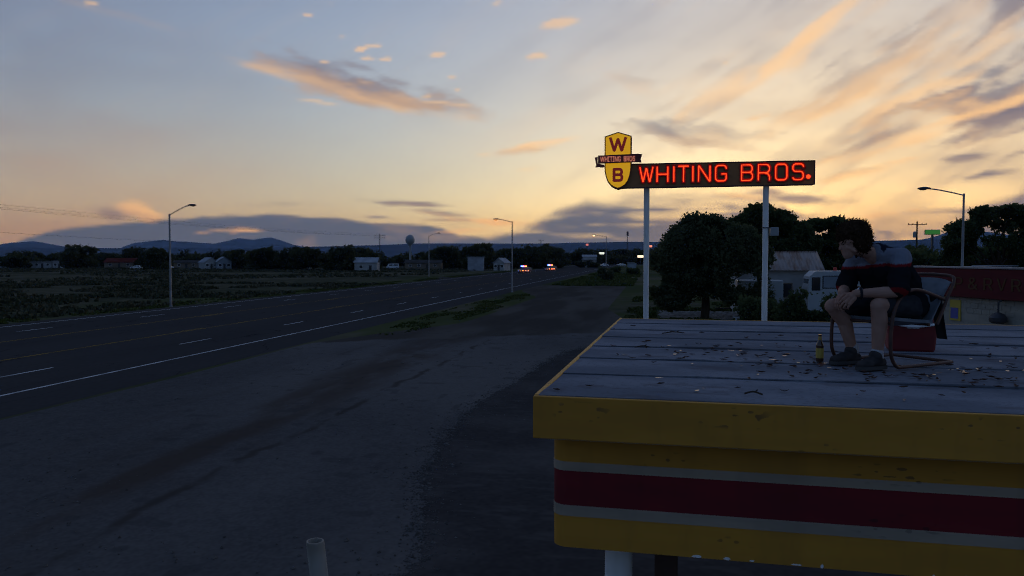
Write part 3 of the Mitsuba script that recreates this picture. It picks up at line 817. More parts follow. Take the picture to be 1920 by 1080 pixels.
utility_pole(-109.7, 300, 14.2, 2.3, 'dark wooden utility pole with cross arm rising above the far town trees', .1, False, True)
utility_pole(46.4, 150, 11.2, 1.55, 'wooden utility pole with transformer, right of the seated person\'s back', 0, True)
utility_pole(-61.0, 420, 14.5, 1.6, 'slim utility pole behind the second flashing patrol car')
utility_pole(-120.0, 90, 15.6, 1.6, 'wooden utility pole at the end of the power lines, left of the view', .4)
for dx, z in ((-1.5, 13.1), (0.0, 13.75), (1.5, 13.1), (0.2, 8.6)):
    a, b = np.array([-120 + dx, 90, z + 1.6]), np.array([-109.7 + dx * 1.4, 299.8, z + .4])
    s = np.linspace(0, 1, 26)
    pts = a + (b - a) * s[:, None] - np.column_stack([s * 0, s * 0, 4 * 1.3 * s * (1 - s)])
    k = thing('power_line', 'thin sagging power line crossing the sky at the far left', 'power line', 'power lines at the far left')
    put(k, None, tube(pts, .022, 5), 'wire', 50)
mast = thing('radio_mast', 'thin dark mast standing above the far end of the highway', 'mast')
put(mast, 'pole', lathe([(.35, 0), (.18, 22.5), (0, 22.6)], 8, (-18.0, 540, 0)), 'dark_steel', 40)
put(mast, 'antenna', box(-18.7, -17.3, 539.7, 540.3, 19.5, 22.4, .1), 'dark_steel')

# ------------------------------------------------------------------ trees and shrubs
TR = np.random.default_rng(21)


def tree(x, y, h, w, label, leaves_n, leaf, bsdf, name='tree', trunk=.3, group=None, seed=0, gap=.42, lobes=None, low=.28, lean=0.0, category='tree'):
    rng = np.random.default_rng(1000 + seed)
    k = thing(name, label, category, group)
    if lobes is None:
        lobes = [((0, 0, h * (.55 + low * .3)), (w * .36, w * .36, h * (.40 - low * .22)))]
        n = 9
        for j in range(n):
            a = 2 * math.pi * (j / n) + rng.uniform(-.4, .4)
            q = rng.uniform(.45, 1.0)
            z = h * rng.uniform(low + .14, .84) if j % 3 else h * rng.uniform(low + .10, low + .3)
            s = rng.uniform(.17, .27)
            reach = w * .5 * q * (1 - .55 * max(0, z / h - .55) / .45)
            lobes.append(((reach * math.cos(a) * .75, reach * math.sin(a) * .75, z), (w * s, w * s, h * s * .72)))
    shifted = [(np.array(c) + [x + lean * c[2] / h, y, 0], r) for c, r in lobes]
    put(k, 'crown', crown(shifted, leaves_n, leaf, rng, gap, 2.6 / max(w, 1)), bsdf)
    base = np.array([x, y, 0.0])
    mid = base + [lean * .3 + rng.uniform(-.04, .04) * w, 0, h * max(low, .38 if h > 4 and low > .1 else .2)]
    wood = [tube(curve([base, (base + mid) / 2 + [rng.uniform(-.02, .02) * w, 0, 0], mid], 4), np.linspace(trunk, trunk * .72, 9), 8)]
    for c, r in shifted:
        e = np.array(c, float)
        bend = (mid + e) / 2 + [0, 0, -.04 * h]
        wood.append(tube(curve([mid - [0, 0, .06 * h], bend + rng.uniform(-.05, .05, 3) * w, e], 4), np.linspace(trunk * .34, trunk * .05, 9), 6))
    put(k, 'trunk', join(wood), 'bark', 40)
    return k


def lob(*rows):
    return [((a, b, c), (r * 1.08, r2 * 1.08, r3 * 1.12)) for a, b, c, r, r2, r3 in rows]


# big round juniper behind the sign, trunk showing below
tree(3.8, 60, 8.2, 8.2, 'big round dense dark juniper tree between the two sign poles', 84000, .13, 'leaf_juniper', 'juniper_tree', .34, seed=1, gap=.40, lobes=lob(
    (0, 0, 4.9, 2.7, 2.7, 2.3), (-1.9, -.3, 4.5, 1.7, 1.9, 1.6), (2.1, 0, 4.7, 1.9, 1.9, 1.7), (-.5, 0, 6.6, 1.5, 1.7, 1.2), (.5, .2, 7.2, .9, 1.2, .65), (1.6, .5, 6.3, 1.4, 1.5, .95), (-1.9, .3, 5.9, 1.1, 1.3, 1.0), (-2.9, 0, 3.4, 1.2, 1.4, 1.0), (-1.2, -1, 3.0, 1.5, 1.5, 1.1),
    (.4, -1.3, 2.9, 1.3, 1.3, .9), (2.9, -.2, 3.6, 1.4, 1.4, 1.1), (-3.2, .2, 4.5, .8, 1.2, .8), (3.2, 0, 5.6, 1.0, 1.2, .9), (-2.3, -.8, 1.7, 1.3, 1.0, .8), (3.8, -.3, 2.5, 1.2, 1.0, 1.1), (1.9, -1.2, 2.1, .9, .8, .7), (-3.3, -.5, 2.5, .8, .9, .8), (3.0, .4, 6.5, .7, .9, .55), (4.2, .2, 4.6, .9, 1.0, .9), (-2.7, .1, 5.2, .6, .8, .6), (-1.1, 0, 7.2, .6, .8, .5), (-.4, -1.4, 1.6, .7, .7, .5)))
# cottonwoods behind it
tree(10.6, 80, 10.2, 9, 'tall cottonwood tree behind the right sign pole, sky showing through its top', 26000, .20, 'leaf_green', 'cottonwood_tree', .32, seed=2, gap=.42, lobes=lob(
    (-.3, 0, 8.9, 1.6, 1.6, 1.0), (-2.2, 0, 7.8, 1.7, 1.6, .9), (-3.6, 0, 6.9, 1.5, 1.5, .9), (1.7, 0, 8.3, 1.2, 1.5, .9), (2.9, 0, 7.2, 1.6, 1.5, .9), (0, 0, 6.2, 2.4, 2.0, 1.1), (-2.4, 0, 5.0, 1.8, 1.8, 1.2), (2.6, 0, 5.2, 1.8, 1.8, 1.2), (4.3, 0, 6.1, 1.2, 1.2, .8)))
tree(15.4, 82, 8.9, 7, 'cottonwood tree with open branches just left of the seated person\'s head', 19000, .20, 'leaf_green', 'cottonwood_tree', .28, seed=3, gap=.42, lobes=lob(
    (-.9, 0, 7.4, .9, 1.2, .8), (.7, 0, 8.0, 1.1, 1.2, .55), (2.2, 0, 8.2, 1.0, 1.2, .5), (2.6, 0, 7.0, .9, 1.2, .6), (-1.5, 0, 6.0, 1.4, 1.4, 1.0), (1.2, 0, 5.9, 1.6, 1.6, .9), (3.2, 0, 5.6, 1.4, 1.4, .9), (0, 0, 4.4, 2.2, 2.0, 1.1), (2.6, 0, 4.2, 1.9, 1.8, 1.1)))
# large tree at the right edge
tree(34.4, 86, 10.1, 11, 'large spreading tree at the right edge, gaps of sky in its crown', 56000, .18, 'leaf_green', 'shade_tree', .45, seed=4, gap=.38, lobes=lob(
    (-1.2, 0, 9.2, 1.3, 1.5, .7), (.9, 0, 9.4, 1.5, 1.6, .6), (2.6, 0, 8.6, 1.3, 1.5, .7), (-3.3, 0, 7.6, 1.5, 1.5, .8), (-2.0, 0, 8.3, .8, 1, .5), (.2, 0, 7.9, 1.0, 1.3, .7), (3.4, 0, 7.3, 1.4, 1.6, .9), (-3.4, 0, 6.0, 1.7, 1.6, 1.0), (-1.6, .4, 5.3, 2.2, 1.8, 1.1), (1.8, .4, 5.0, 2.3, 1.8, 1.2), (.2, .2, 6.9, 1.3, 1.4, .7), (-3.9, .2, 4.6, 1.7, 1.6, 1.0), (3.6, .2, 6.4, 1.4, 1.5, .8), (-1.0, 0, 6.1, 2.0, 1.8, 1.0), (1.6, 0, 5.8, 1.8, 1.8, 1.0), (4.2, 0, 5.4, 2.0, 1.8, 1.2), (-2.5, 0, 4.3, 2.2, 2.0, 1.2), (1.0, 0, 4.0, 2.6, 2.0, 1.2), (4.0, 0, 3.4, 2.2, 2.0, 1.2), (-4.5, 0, 3.2, 1.6, 1.6, 1.2)))
tree(29.0, 120, 6.6, 8, 'low dark tree under the utility pole with the transformer', 6000, .34, 'leaf_green', 'tree', .25, seed=5, gap=.4, low=.1)
tree(36.5, 118, 6.2, 9, 'low dark tree below the green sign', 6000, .34, 'leaf_green', 'tree', .25, seed=6, gap=.4, low=.1)
tree(22.4, 100, 7.2, 8, 'dark tree hidden mostly behind the seated person\'s back', 6000, .34, 'leaf_green', 'tree', .25, seed=7, gap=.4, low=.1)
tree(28.0, 92, 5.6, 8, 'bushy dark tree directly behind the red fascia building', 6000, .3, 'leaf_green', 'tree', .22, seed=8, gap=.38, low=.05)
tree(43.0, 108, 7.0, 9, 'dark tree behind the street lamp on the right', 6000, .34, 'leaf_green', 'tree', .25, seed=9, gap=.38, low=.05)


def shrub(x, y, h, w, label, n, leaf, bsdf, seed):
    rng = np.random.default_rng(500 + seed)
    k = thing('shrub', label, 'shrub')
    lobes = []
    for j in range(7):
        a = rng.uniform(0, 2 * math.pi)
        q = rng.uniform(0, .36) * w
        lobes.append(((x + q * math.cos(a), y + q * math.sin(a) * .6, h * rng.uniform(.35, .7)), (w * .2, w * .2, h * .36)))
    put(k, 'foliage', crown(lobes, n, leaf, rng, .36, 2.2 / w), bsdf)
    put(k, 'stem', join([tube([(x + rng.uniform(-.1, .1) * w, y, 0), (c[0], c[1], c[2])], [.05, .02], 5) for c, _ in lobes]), 'bark')


shrub(-9.4, 155, 2.6, 3.4, 'single dark round shrub standing at the far end of the lot', 3000, .2, 'leaf_juniper', 1)
shrub(-4.9, 205, 2.0, 4.2, 'low shrub to the right of the pale blue sign board', 1500, .24, 'leaf_green', 2)
shrub(-11.0, 235, 1.9, 5.5, 'low shrub to the left of the pale blue sign board', 1500, .24, 'leaf_green', 3)
shrub(9.0, 50, 2.7, 4.2, 'tangled green shrub left of the seated person\'s knee, in front of the motorhome', 5200, .12, 'leaf_green', 4)
shrub(11.6, 50, 2.6, 4.2, 'green shrub directly behind the seated person', 4200, .12, 'leaf_green', 5)
shrub(7.0, 53, 2.3, 4.2, 'low shrub at the foot of the right sign pole', 3600, .12, 'leaf_green', 6)
shrub(14.4, 50, 2.6, 4.0, 'green shrub between the lawn chair and the cream wall', 3600, .12, 'leaf_green', 7)

# the town's tree line, far left to far right of the highway: (pixel column is only how each was found; x, y are metres)
TOWN = [(-262, 280, 6.0, 9, 'far dark tree at the left edge behind the pale blue shed'),
        (-222, 268, 9.8, 12, 'tall broad far tree left of the red roofed house'),
        (-211, 300, 9.0, 13, 'far broad tree behind the long white mobile home'),
        (-226, 308, 9.6, 12, 'far tree just behind the red roofed house'),
        (-184, 262, 8.6, 8, 'far pointed tree left of the nearest left street lamp'),
        (-176, 300, 6.6, 10, 'low far tree behind the nearest left street lamp'),
        (-166, 290, 8.0, 6, 'small far tree right of the nearest left street lamp'),
        (-157, 300, 6.6, 9, 'low far tree behind the white gabled house'),
        (-141, 262, 8.2, 11, 'far dark tree right of the pale blue roofed house'),
        (-132, 268, 8.6, 11, 'far dark tree, third left of the cross arm utility pole'),
        (-124, 262, 8.4, 10, 'far dark tree left of the grey roofed house'),
        (-114, 280, 9.0, 11, 'far round tree behind the grey roofed house'),
        (-103, 262, 8.6, 12, 'far dense round tree left of the white shed'),
        (-105, 250, 8.4, 10, 'far dense tree touching the white shed from the left'),
        (-95, 330, 8.0, 11, 'far tree just right of the cross arm utility pole'),
        (-88, 318, 9.0, 12, 'far tree below the water tower'),
        (-80, 300, 9.2, 11, 'far tree right of the water tower'),
        (-72, 318, 8.4, 11, 'far tree behind the distant unlit street lamp'),
        (-64, 280, 10.2, 13, 'tallest far tree, behind the big white trailer'),
        (-56, 310, 8.6, 11, 'far tree right of the big white trailer'),
        (-48, 320, 9.2, 12, 'far tree behind the street lamp with the faint orange light'),
        (-56, 360, 10.2, 14, 'far tree behind the first flashing patrol car'),
        (-47, 370, 9.6, 12, 'far tree behind the second flashing patrol car'),
        (-46, 330, 9.8, 11, 'far dark tree left of the white porch building'),
        (-44, 480, 10.5, 15, 'far tree behind the white porch building'),
        (-34, 520, 10.5, 16, 'far tree under the bright orange street lamp'),
        (-24, 560, 10.8, 16, 'far tree closing the view down the highway'),
        (-12, 540, 10.5, 16, 'far tree left of the left sign pole'),
        (2, 480, 10.2, 15, 'far tree right of the left sign pole'),
        (-300, 330, 7.5, 12, 'farthest left low tree beyond the scrub field'),
        (-252, 320, 7.0, 11, 'low far tree left of the long white mobile home'),
        (-192, 330, 8.0, 12, 'far tree between red roofed house and white gabled house, in the second row'),
        (-148, 330, 7.2, 12, 'far tree in the second row right of the white gabled house'),
        (-60, 440, 10.0, 15, 'far tree in the back row left of the bright orange street lamp'),
        (-75, 400, 9.0, 14, 'far tree in the back row behind the big white trailer')]
for j, (x, y, h, w, t) in enumerate(TOWN):
    tree(x, y, h, w * 1.25, t, 1700 + int(w * 90), .5 + y * .0004, 'leaf_far', 'town_tree', .3, seed=40 + j, gap=.34, low=.0)

shrub(-33.0, 352, 2.8, 7.0, 'dark low shrub hiding the foot of the white porch building', 1500, .4, 'leaf_far', 11)
shrub(-26.6, 350, 2.9, 7.0, 'dark low shrub right of the foot of the white porch building', 1500, .4, 'leaf_far', 12)
wood = []
for j in range(150):
    t = (j + TR.uniform(0, 1)) / 150
    x, y = -345 + 365 * t, 318 + 240 * t ** 2.2 + TR.uniform(-8, 26)
    h = TR.uniform(3.2, 7.4) * (1 + .25 * t)
    wood.append(((x, y, h * .5), (TR.uniform(3.2, 6.5), 3.5, h * .52)))
k = thing('far_wood', 'dark mass of trees and bushes all along the far edge of the field', 'trees')
scene[k] = mikit.ply(crown(wood, 46000, .75, TR, .34, .3), 'mat_leaf_far')
labels[k]['kind'] = 'stuff'

# ------------------------------------------------------------------ buildings
def house(x, y, w, d, eave, ridge_h, wall, roof, label, rz=0.0, name='house', category='house', gable_front=False, windows=2, door=True, win_z=1.0):
    k = thing(name, label, category)
    at = np.array([x, y, 0.0])
    put(k, 'wall', moved(join([box(-w / 2, w / 2, -d / 2, d / 2, 0, eave)] + ([vf(trimesh.convex.convex_hull(np.array([(-w / 2, s * d / 2, eave), (w / 2, s * d / 2, eave), (0, s * d / 2, ridge_h - .1), (-w / 2, s * (d / 2 - .1), eave), (w / 2, s * (d / 2 - .1), eave), (0, s * (d / 2 - .1), ridge_h - .1)]))) for s in (-1, 1)] if gable_front else [])), at, rz), wall)
    o, t = .35, .12
    if ridge_h <= eave + .3:
        m = box(-w / 2 - o, w / 2 + o, -d / 2 - o, d / 2 + o, eave + .002, eave + .2)
    elif gable_front:
        m = join([vf(trimesh.convex.convex_hull(np.array([(s * (w / 2 + o), q * (d / 2 + o), eave - .12 + e) for q in (-1, 1) for e in (0, t)] + [(s * .001, q * (d / 2 + o), ridge_h + e) for q in (-1, 1) for e in (0, t)]))) for s in (-1, 1)])
    else:
        m = join([vf(trimesh.convex.convex_hull(np.array([(q * (w / 2 + o), s * (d / 2 + o), eave - .12 + e) for q in (-1, 1) for e in (0, t)] + [(q * (w / 2 + o), s * .001, ridge_h + e) for q in (-1, 1) for e in (0, t)]))) for s in (-1, 1)])
    put(k, 'roof', moved(m, at, rz), roof)
    n = windows + (1 if door else 0)
    for j in range(n):
        cx = -w / 2 + w * (j + .7) / (n + .4)
        if door and j == n // 2:
            put(k, 'door', moved(box(cx - .45, cx + .45, -d / 2 - .04, -d / 2 + .02, .05, min(2.05, eave - .2)), at, rz), 'roof_dark')
        else:
            wn = put(k, 'window', moved(box(cx - .6, cx + .6, -d / 2 - .05, -d / 2 + .02, win_z, min(win_z + 1.1, eave - .25)), at, rz), 'white_paint')
            put(wn, 'pane', moved(box(cx - .52, cx + .52, -d / 2 - .06, -d / 2 - .03, win_z + .08, min(win_z + 1.02, eave - .33)), at, rz), 'window_glass')
    return k


house(-275, 287, 8, 6, 2.5, 2.6, 'wall_blue', 'roof_white', 'low pale blue shed at the left edge of the town', .3, 'shed', 'shed')
house(-259, 291, 10, 4.5, 2.6, 2.8, 'wall_white', 'roof_white', 'long white mobile home among the far trees on the left', .25, 'mobile_home', 'mobile home', windows=3)
house(-250, 292, 5.5, 5, 3.0, 3.1, 'wall_white', 'roof_white', 'white boxy house right of the long mobile home', .25)
house(-224, 296, 12, 8, 2.6, 4.3, 'wall_tan', 'roof_red', 'far house with a red roof on the left', .3)
house(-212, 298, 4, 5, 2.6, 3.4, 'wall_white', 'roof_grey', 'small white house right of the red roofed house', .25, gable_front=True, windows=1)
house(-190, 292, 10, 6, 2.5, 3.4, 'wall_tan', 'roof_dark', 'low dim house right of the nearest left street lamp', .2)
house(-180, 290, 5.5, 7, 2.6, 4.6, 'wall_white', 'roof_white', 'white gabled house facing the scrub field', .9, gable_front=True)
house(-173.5, 290, 5.5, 7, 2.8, 4.8, 'wall_blue', 'roof_white', 'pale blue roofed house right of the white gabled house', .7, gable_front=True)
house(-148.5, 312, 7, 6, 3.5, 4.7, 'wall_white', 'roof_grey', 'grey roofed house deep among the far trees', .2)
house(-96, 250, 7.5, 6, 3.0, 4.6, 'wall_white', 'roof_white', 'white shed with pale blue roof left of the cross arm pole', .2, 'shed', 'shed', windows=1)
house(-88, 290, 14, 7, 2.6, 3.6, 'wall_tan', 'roof_dark', 'low brown house under the water tower', .15, windows=3)
house(-62.2, 268, 5.6, 3.0, 4.7, 4.75, 'roof_white', 'roof_white', 'big plain white box trailer among the far trees', .15, 'trailer', 'trailer', windows=0, door=False)
house(-53.6, 272, 4.0, 6, 2.7, 4.4, 'wall_white', 'roof_white', 'white gabled shed just left of the street lamp with the faint orange light', -.2, 'shed', 'shed', gable_front=True)
house(-51.0, 345, 3.5, 6, 2.9, 4.6, 'wall_tan', 'roof_grey', 'small gabled house between the two patrol cars', .4, gable_front=True, windows=1)
pb = house(-30.5, 372, 6.5, 8, 5.0, 5.8, 'wall_white', 'roof_white', 'white porch building beside the far highway', .1, 'porch_building', 'building')
for j in range(3):
    put(pb, 'porch_post', box(-33.2 + j * 2.6, -33.0 + j * 2.6, 366.4, 366.6, 0, 3.4), 'white_paint')
put(pb, 'porch_roof', box(-33.8, -27.2, 366.0, 368.1, 3.42, 3.6), 'roof_white')

tw = thing('water_tower', 'round water tower on a slim stem above the far trees', 'water tower')
wx, wy = -105.6, 327.0
put(tw, 'tank', lathe([(0, 9.9), (.9, 10.2), (1.7, 11.0), (2.05, 12.0), (2.0, 12.9), (1.5, 13.9), (.7, 14.5), (0, 14.6)], 20, (wx, wy, 0)), 'grey_box', True)
put(tw, 'stem', lathe([(1.2, 0), (.55, 2.0), (.42, 9.0), (.9, 10.2)], 14, (wx, wy, 0)), 'grey_box', True)

# barn with corrugated roof behind the right sign pole
bn = thing('barn', 'barn with rusty corrugated roof and whitewashed walls behind the right sign pole', 'barn')
put(bn, 'wall', box(6.8, 13.2, 66, 72, 0, 3.75), 'wall_white')
n = 25
for j in range(n):
    x0, x1 = 6.5 + 7.0 * j / n, 6.5 + 7.0 * (j + 1) / n
    xs = np.linspace(x0, x1 + .03, 5)
    z = .022 * np.sin(np.linspace(0, 2 * math.pi, 5)) + .006 * (j % 2)
    a = np.column_stack([xs, np.full(5, 65.6), 3.72 + z])
    b = np.column_stack([xs, np.full(5, 69.0), 5.32 + z])
    c = np.column_stack([xs, np.full(5, 72.4), 3.72 + z])
    v = np.vstack([a, b, c])
    f = np.vstack([[[q * 5 + k, q * 5 + k + 1, q * 5 + k + 6], [q * 5 + k, q * 5 + k + 6, q * 5 + k + 5]] for q in (0, 1) for k in range(4)])
    put(bn, 'roof_sheet', (v, f), 'roof_white' if j in (8,) else 'corrugated', 60)
for x in (8.2, 10.6):
    wn = put(bn, 'window', box(x - .5, x + .5, 65.95, 66.02, 1.5, 2.7), 'wall_tan')
    put(wn, 'pane', box(x - .42, x + .42, 65.93, 65.97, 1.58, 2.62), 'window_glass')
ub = thing('utility_trailer', 'low white trailer parked behind the juniper near the barn', 'trailer')
put(ub, 'body', box(6.4, 9.8, 62.2, 64.0, 1.2, 3.0, .06), 'van_white')
tyre = lathe([(0, -.1), (.3, -.1), (.34, -.06), (.34, .06), (.3, .1), (0, .1)], 16)
for x in (7.2, 8.3):
    put(ub, 'wheel', (np.column_stack([tyre[0][:, 0] + x, tyre[0][:, 2] + 62.1, tyre[0][:, 1] + .34]), tyre[1]), 'rubber', 40)
put(ub, 'drawbar', box(4.8, 6.0, 63.0, 63.1, .7, .8), 'dark_steel')
bnc = thing('bench', 'pale plank bench in the yard right of the juniper trunk', 'bench')
put(bnc, 'seat', box(5.6, 7.3, 57.0, 57.35, .46, .52, .01), 'wall_white')
for x in (5.8, 7.1):
    put(bnc, 'leg', box(x - .05, x + .05, 57.02, 57.3, 0, .46), 'wall_white')

# repair shop with red fascia, turned to the highway
sh_ = thing('repair_shop', 'cream block building with long red lettered fascia behind the lawn chair', 'building')
SB, SA = np.array([11.27, 36.64, 0.0]), math.atan2(30.89 - 36.64, 13.18 - 11.27)


def ons(m):
    return moved(m, SB, SA)


put(sh_, 'wall', ons(box(.05, 15, .25, 7, 0, 3.9)), 'block_cream')
nb = 0
for row in range(3):
    for c in range(13):
        x0 = .06 + c * .41 - (.2 if row % 2 else 0)
        z0 = 2.55 + row * .205
        if x0 < .04 or z0 > 3.1:
            continue
        put(sh_, 'block', ons(box(x0 + .008, x0 + .402, .232 - .006 * ((c * 7 + row * 3) % 3) / 2, .26, z0 + .008, z0 + .197, .006)), 'block_cream')
put(sh_, 'fascia', ons(box(0, 15.2, 0, .22, 3.19, 4.34, .01)), 'faded_red')
put(sh_, 'fascia_cap', ons(box(-.05, 15.25, -.04, .3, 4.342, 4.42, .01)), 'galvanised')
put(sh_, 'roof', ons(box(.0, 15.2, .302, 7.2, 4.1, 4.28)), 'roof_grey')
for ch, x, w in (('P', 2.50, .48), ('&', 3.30, .50), ('R', 4.12, .46), ('V', 4.80, .46), ('R', 5.50, .46)):
    put(sh_, 'letter', ons(lettering(ch, .46, (x, -.002, 3.53), .02, False, w)), 'letter_tan')
fx = put(sh_, 'hanging_fixture', ons(lathe([(0, 2.30), (.20, 2.30), (.30, 2.38), (.31, 2.52), (.20, 2.66), (.06, 2.72), (0, 2.74)], 18, (5.0, -.10, 0))), 'dark_steel', 40)
put(fx, 'rod', ons(tube([(5.0, -.10, 2.7), (5.0, -.10, 3.1), (5.0, .1, 3.185)], .035, 8)), 'dark_steel', 40)
ps = put(sh_, 'poster', ons(box(2.0, 2.62, .20, .23, 2.2, 3.05)), 'poster_yellow')
put(ps, 'print', ons(box(2.06, 2.50, .19, .198, 2.28, 2.72)), 'poster_blue')
rp = thing('roof_panel', 'pale metal sheet lying tilted on the shop roof behind the lawn chair', 'sheet')
put(rp, None, ons(join([box(1.2, 3.4, .9 + .3 * q, 1.2 + .3 * q, 4.285 + .05 * q, 4.31 + .05 * q) for q in range(4)])), 'roof_white')

# green sign far right, sign board at the end of the lot, lit signs down the highway
gs = thing('pylon_sign', 'green lit sign on a post beyond the trees on the right', 'sign')
put(gs, 'post', box(61.9, 62.3, 190, 190.4, 0, 9.9), 'dark_steel')
put(gs, 'panel', box(60.5, 63.6, 189.7, 190.0, 9.95, 10.9, .08), 'green_sign', emit=(.02, .09, .015))
put(gs, 'frame', box(60.4, 63.7, 189.98, 190.2, 9.85, 11.0, .05), 'dark_steel')
sb = thing('sign_board', 'pale blue sign board on two posts at the end of the lot', 'sign')
put(sb, 'board', box(-7.7, -5.1, 229.9, 230.05, 1.5, 3.0, .02), 'wall_blue')
put(sb, 'top_rail', box(-7.8, -5.6, 229.8, 230.1, 3.02, 3.2, .02), 'wall_white')
for x in (-7.4, -5.4):
    put(sb, 'post', box(x - .06, x + .06, 230.06, 230.18, 0, 2.95), 'dark_steel')


def far_light(px_x, y, z, w, h, colour, label, post=True):
    k = thing('lit_sign', label, 'lit sign')
    put(k, 'panel', box(px_x - w / 2, px_x + w / 2, y - .1, y + .1, z - h / 2, z + h / 2, min(w, h) * .2), 'wall_white', emit=colour)
    put(k, 'post', box(px_x - .15, px_x + .15, y + .12, y + .4, 0, z), 'dark_steel')


far_light(-33.2, 500, 7.3, 3.4, 1.5, (.75, .80, .66), 'small white lit sign far down the highway, left of the bright cream one')
far_light(-8.0, 470, 5.2, 3.6, 1.5, (1.5, 1.15, .75), 'bright cream lit sign far down the highway beside the left sign pole')
far_light(-42.9, 505, 12.8, 1.7, 1.3, (.62, .14, .10), 'small red lit sign under the bright orange street lamp')
far_light(-2.0, 470, 11.3, 1.7, 1.3, (.90, .26, .14), 'small orange red lit sign just right of the left sign pole')

# ------------------------------------------------------------------ vehicles
def wheel_mesh(r, w):
    v, f = lathe([(0, -w / 2), (r * .62, -w / 2), (r * .66, -w * .42), (r * .95, -w / 2), (r, -w * .3), (r, w * .3), (r * .95, w / 2), (r * .66, w * .42), (r * .62, w / 2), (0, w / 2)], 20)
    return np.column_stack([v[:, 0], v[:, 2], v[:, 1]]), f


def side_slab(poly, w, y0=None):
    """a side view (x along the car, z up) given the width w across"""
    v, f = slab(poly, -w / 2, w / 2)
    return np.column_stack([v[:, 0], -v[:, 2], v[:, 1]]), f


